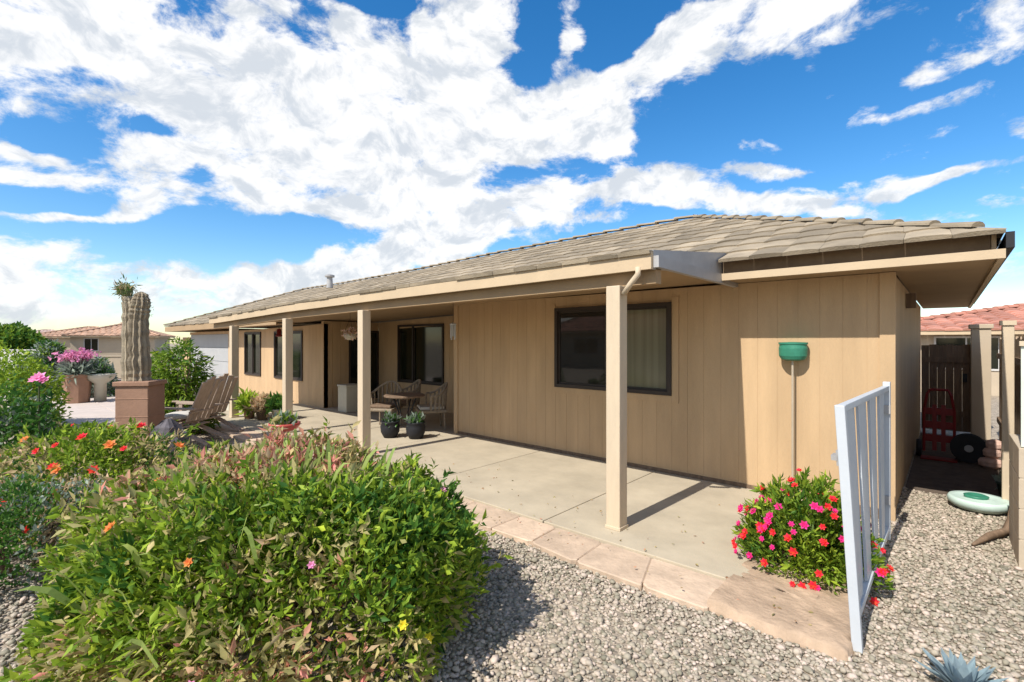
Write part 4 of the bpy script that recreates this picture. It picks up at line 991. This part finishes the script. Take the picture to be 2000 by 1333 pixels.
POS=[(640,190,330,120,0,1.0),(900,150,210,150,60,.9),(690,110,110,90,0,1),(880,70,100,110,0,1.0),(360,170,170,110,0,.95),(130,60,260,75,0,1.0),(330,90,160,80,0,.7),(60,160,110,60,0,.8),(500,30,80,50,0,.9),
     (620,290,380,60,-2,.9),(560,370,460,55,0,.9),(30,225,80,22,0,.7),(30,300,60,16,0,.8),(40,345,70,14,0,.5),(60,420,160,14,0,.7),
     (1080,220,170,80,-20,.9),(1180,180,190,55,28,.95),(1380,90,240,62,27,1.05),(1560,20,200,30,12,.9),(1110,100,40,70,0,.75),(1930,60,140,60,32,.95),(1850,130,90,22,20,.7),
     (1640,75,150,24,20,.85),(1830,195,100,20,24,1.0),(1610,178,36,17,0,.95),(1690,215,44,20,20,.9),(1460,292,70,18,0,.9),(1500,340,90,20,6,.95),
     (1900,320,170,15,23,.85),(1690,365,200,20,8,1.0),(1990,215,40,35,20,.9),(1350,395,300,22,-3,.95),(1300,375,45,35,0,.8),(1000,440,360,45,14,1.0),(760,480,260,50,12,.95),(850,410,250,40,0,.8),(640,520,160,30,0,.6),
     (80,500,230,50,0,.75),(140,590,320,50,0,.55),(420,560,180,30,0,.6),(1990,520,90,70,0,.7),(1200,250,50,40,0,.6),(1170,300,70,25,0,.6),(1060,360,90,20,0,.5)]
NEG=[(190,180,85,38,0,.9),(190,255,130,42,0,.95),(330,270,60,20,0,.5),(90,385,110,24,0,.9),(460,465,240,40,0,1.0),(390,35,60,30,0,.6),(770,40,60,60,0,.9),(740,0,120,26,0,.8),(600,70,60,35,0,.7),(1030,70,50,90,0,1),(1200,60,75,45,0,.7),(1550,230,260,120,20,.5),(1120,400,60,20,0,.5)]
acc=None
def comb(lst):
    acc=None
    for t in lst:
        v=blob(*t); acc=v if acc is None else math_('ADD',acc,v)
    return acc
pos=math_('MINIMUM',comb(POS),1.25); neg=math_('MINIMUM',comb(NEG),1.1)
n1=N.new('ShaderNodeTexNoise'); n1.inputs['Scale'].default_value=8; n1.inputs['Detail'].default_value=12; n1.inputs['Roughness'].default_value=.66; n1.inputs['Distortion'].default_value=.25
st=N.new('ShaderNodeMapping'); st.inputs['Scale'].default_value=(1,1,1.9); L.new(dirv,st.inputs[0]); L.new(st.outputs[0],n1.inputs['Vector'])
nz=math_('MULTIPLY',math_('SUBTRACT',n1.outputs['Fac'],.5),4.2)
n3=N.new('ShaderNodeTexNoise'); n3.inputs['Scale'].default_value=2.3; n3.inputs['Detail'].default_value=5; L.new(st.outputs[0],n3.inputs['Vector'])
# unseen cloud cover added outside the view, thickened to brighten the shaded wall
fw=N.new('ShaderNodeVectorMath'); fw.operation='DOT_PRODUCT'; L.new(dirv,fw.inputs[0]); fw.inputs[1].default_value=(FW[0],FW[1],.25)
side=N.new('ShaderNodeMapRange'); side.inputs[1].default_value=.55; side.inputs[2].default_value=.2; L.new(fw.outputs['Value'],side.inputs[0])
gen=math_('MULTIPLY',math_('MULTIPLY',math_('SUBTRACT',n3.outputs['Fac'],.41),6.0),side.outputs[0])
gen=math_('MAXIMUM',gen,0)
f=math_('ADD',math_('SUBTRACT',math_('ADD',pos,gen),neg),nz)
den=N.new('ShaderNodeMapRange'); den.interpolation_type='SMOOTHSTEP'; den.inputs[1].default_value=.22; den.inputs[2].default_value=.95; L.new(f,den.inputs[0])
# cloud brightness: thick parts a little greyer and bluer, billows from the same noise
n4=N.new('ShaderNodeTexNoise'); n4.inputs['Scale'].default_value=9; n4.inputs['Detail'].default_value=9; n4.inputs['Roughness'].default_value=.62
mp4=N.new('ShaderNodeMapping'); mp4.inputs['Location'].default_value=(.03,-.05,.06); mp4.inputs['Scale'].default_value=(1,1,1.6); L.new(wd.outputs[0],mp4.inputs[0]); L.new(mp4.outputs[0],n4.inputs['Vector'])
n5=N.new('ShaderNodeTexNoise'); n5.inputs['Scale'].default_value=9; n5.inputs['Detail'].default_value=9; n5.inputs['Roughness'].default_value=.62
mp5=N.new('ShaderNodeMapping'); mp5.inputs['Location'].default_value=(.03,-.05,.06+.035); mp5.inputs['Scale'].default_value=(1,1,1.6); L.new(wd.outputs[0],mp5.inputs[0]); L.new(mp5.outputs[0],n5.inputs['Vector'])
rel=math_('ADD',math_('MULTIPLY',math_('SUBTRACT',n4.outputs['Fac'],n5.outputs['Fac']),3.2),math_('MULTIPLY',math_('SUBTRACT',n4.outputs['Fac'],.45),2.2))
br=N.new('ShaderNodeMapRange'); br.inputs[1].default_value=-.5; br.inputs[2].default_value=.35; br.interpolation_type='SMOOTHSTEP'; L.new(rel,br.inputs[0])
mixc=N.new('ShaderNodeMix'); mixc.data_type='RGBA'; mixc.inputs['A'].default_value=(.68,.725,.78,1); mixc.inputs['B'].default_value=(1.0,1.0,1.0,1); L.new(br.outputs[0],mixc.inputs['Factor'])
bgc=N.new('ShaderNodeBackground'); L.new(mixc.outputs['Result'],bgc.inputs['Color']); bgc.inputs['Strength'].default_value=.69
mx=N.new('ShaderNodeMixShader'); L.new(math_('MULTIPLY',den.outputs[0],.96),mx.inputs[0]); L.new(bgs.outputs[0],mx.inputs[1]); L.new(bgc.outputs[0],mx.inputs[2]); L.new(mx.outputs[0],out.inputs['Surface'])
w.cycles.sampling_method='MANUAL'; w.cycles.sample_map_resolution=512

sl=bpy.data.lights.new('sun','SUN'); sl.energy=4.05; sl.angle=rad(.5); sl.color=(1,.96,.895)
so=bpy.data.objects.new('sun',sl); C.objects.link(so)
d=Vector((DX,1,-math.tan(SUN_EL))).normalized(); so.rotation_euler=d.to_track_quat('-Z','Y').to_euler(); so.location=(0,-10,12)

cam=bpy.data.cameras.new('camera'); co=bpy.data.objects.new('camera',cam); C.objects.link(co)
co.location=(0,0,EYE); co.rotation_euler=(rad(90),0,YAW); cam.sensor_width=36; cam.lens=FPX/2000*36; cam.clip_end=2000; cam.clip_start=.05
sc.camera=co
sc.view_settings.view_transform='Standard'; sc.view_settings.look='None'; sc.view_settings.gamma=1; sc.view_settings.exposure=0.62
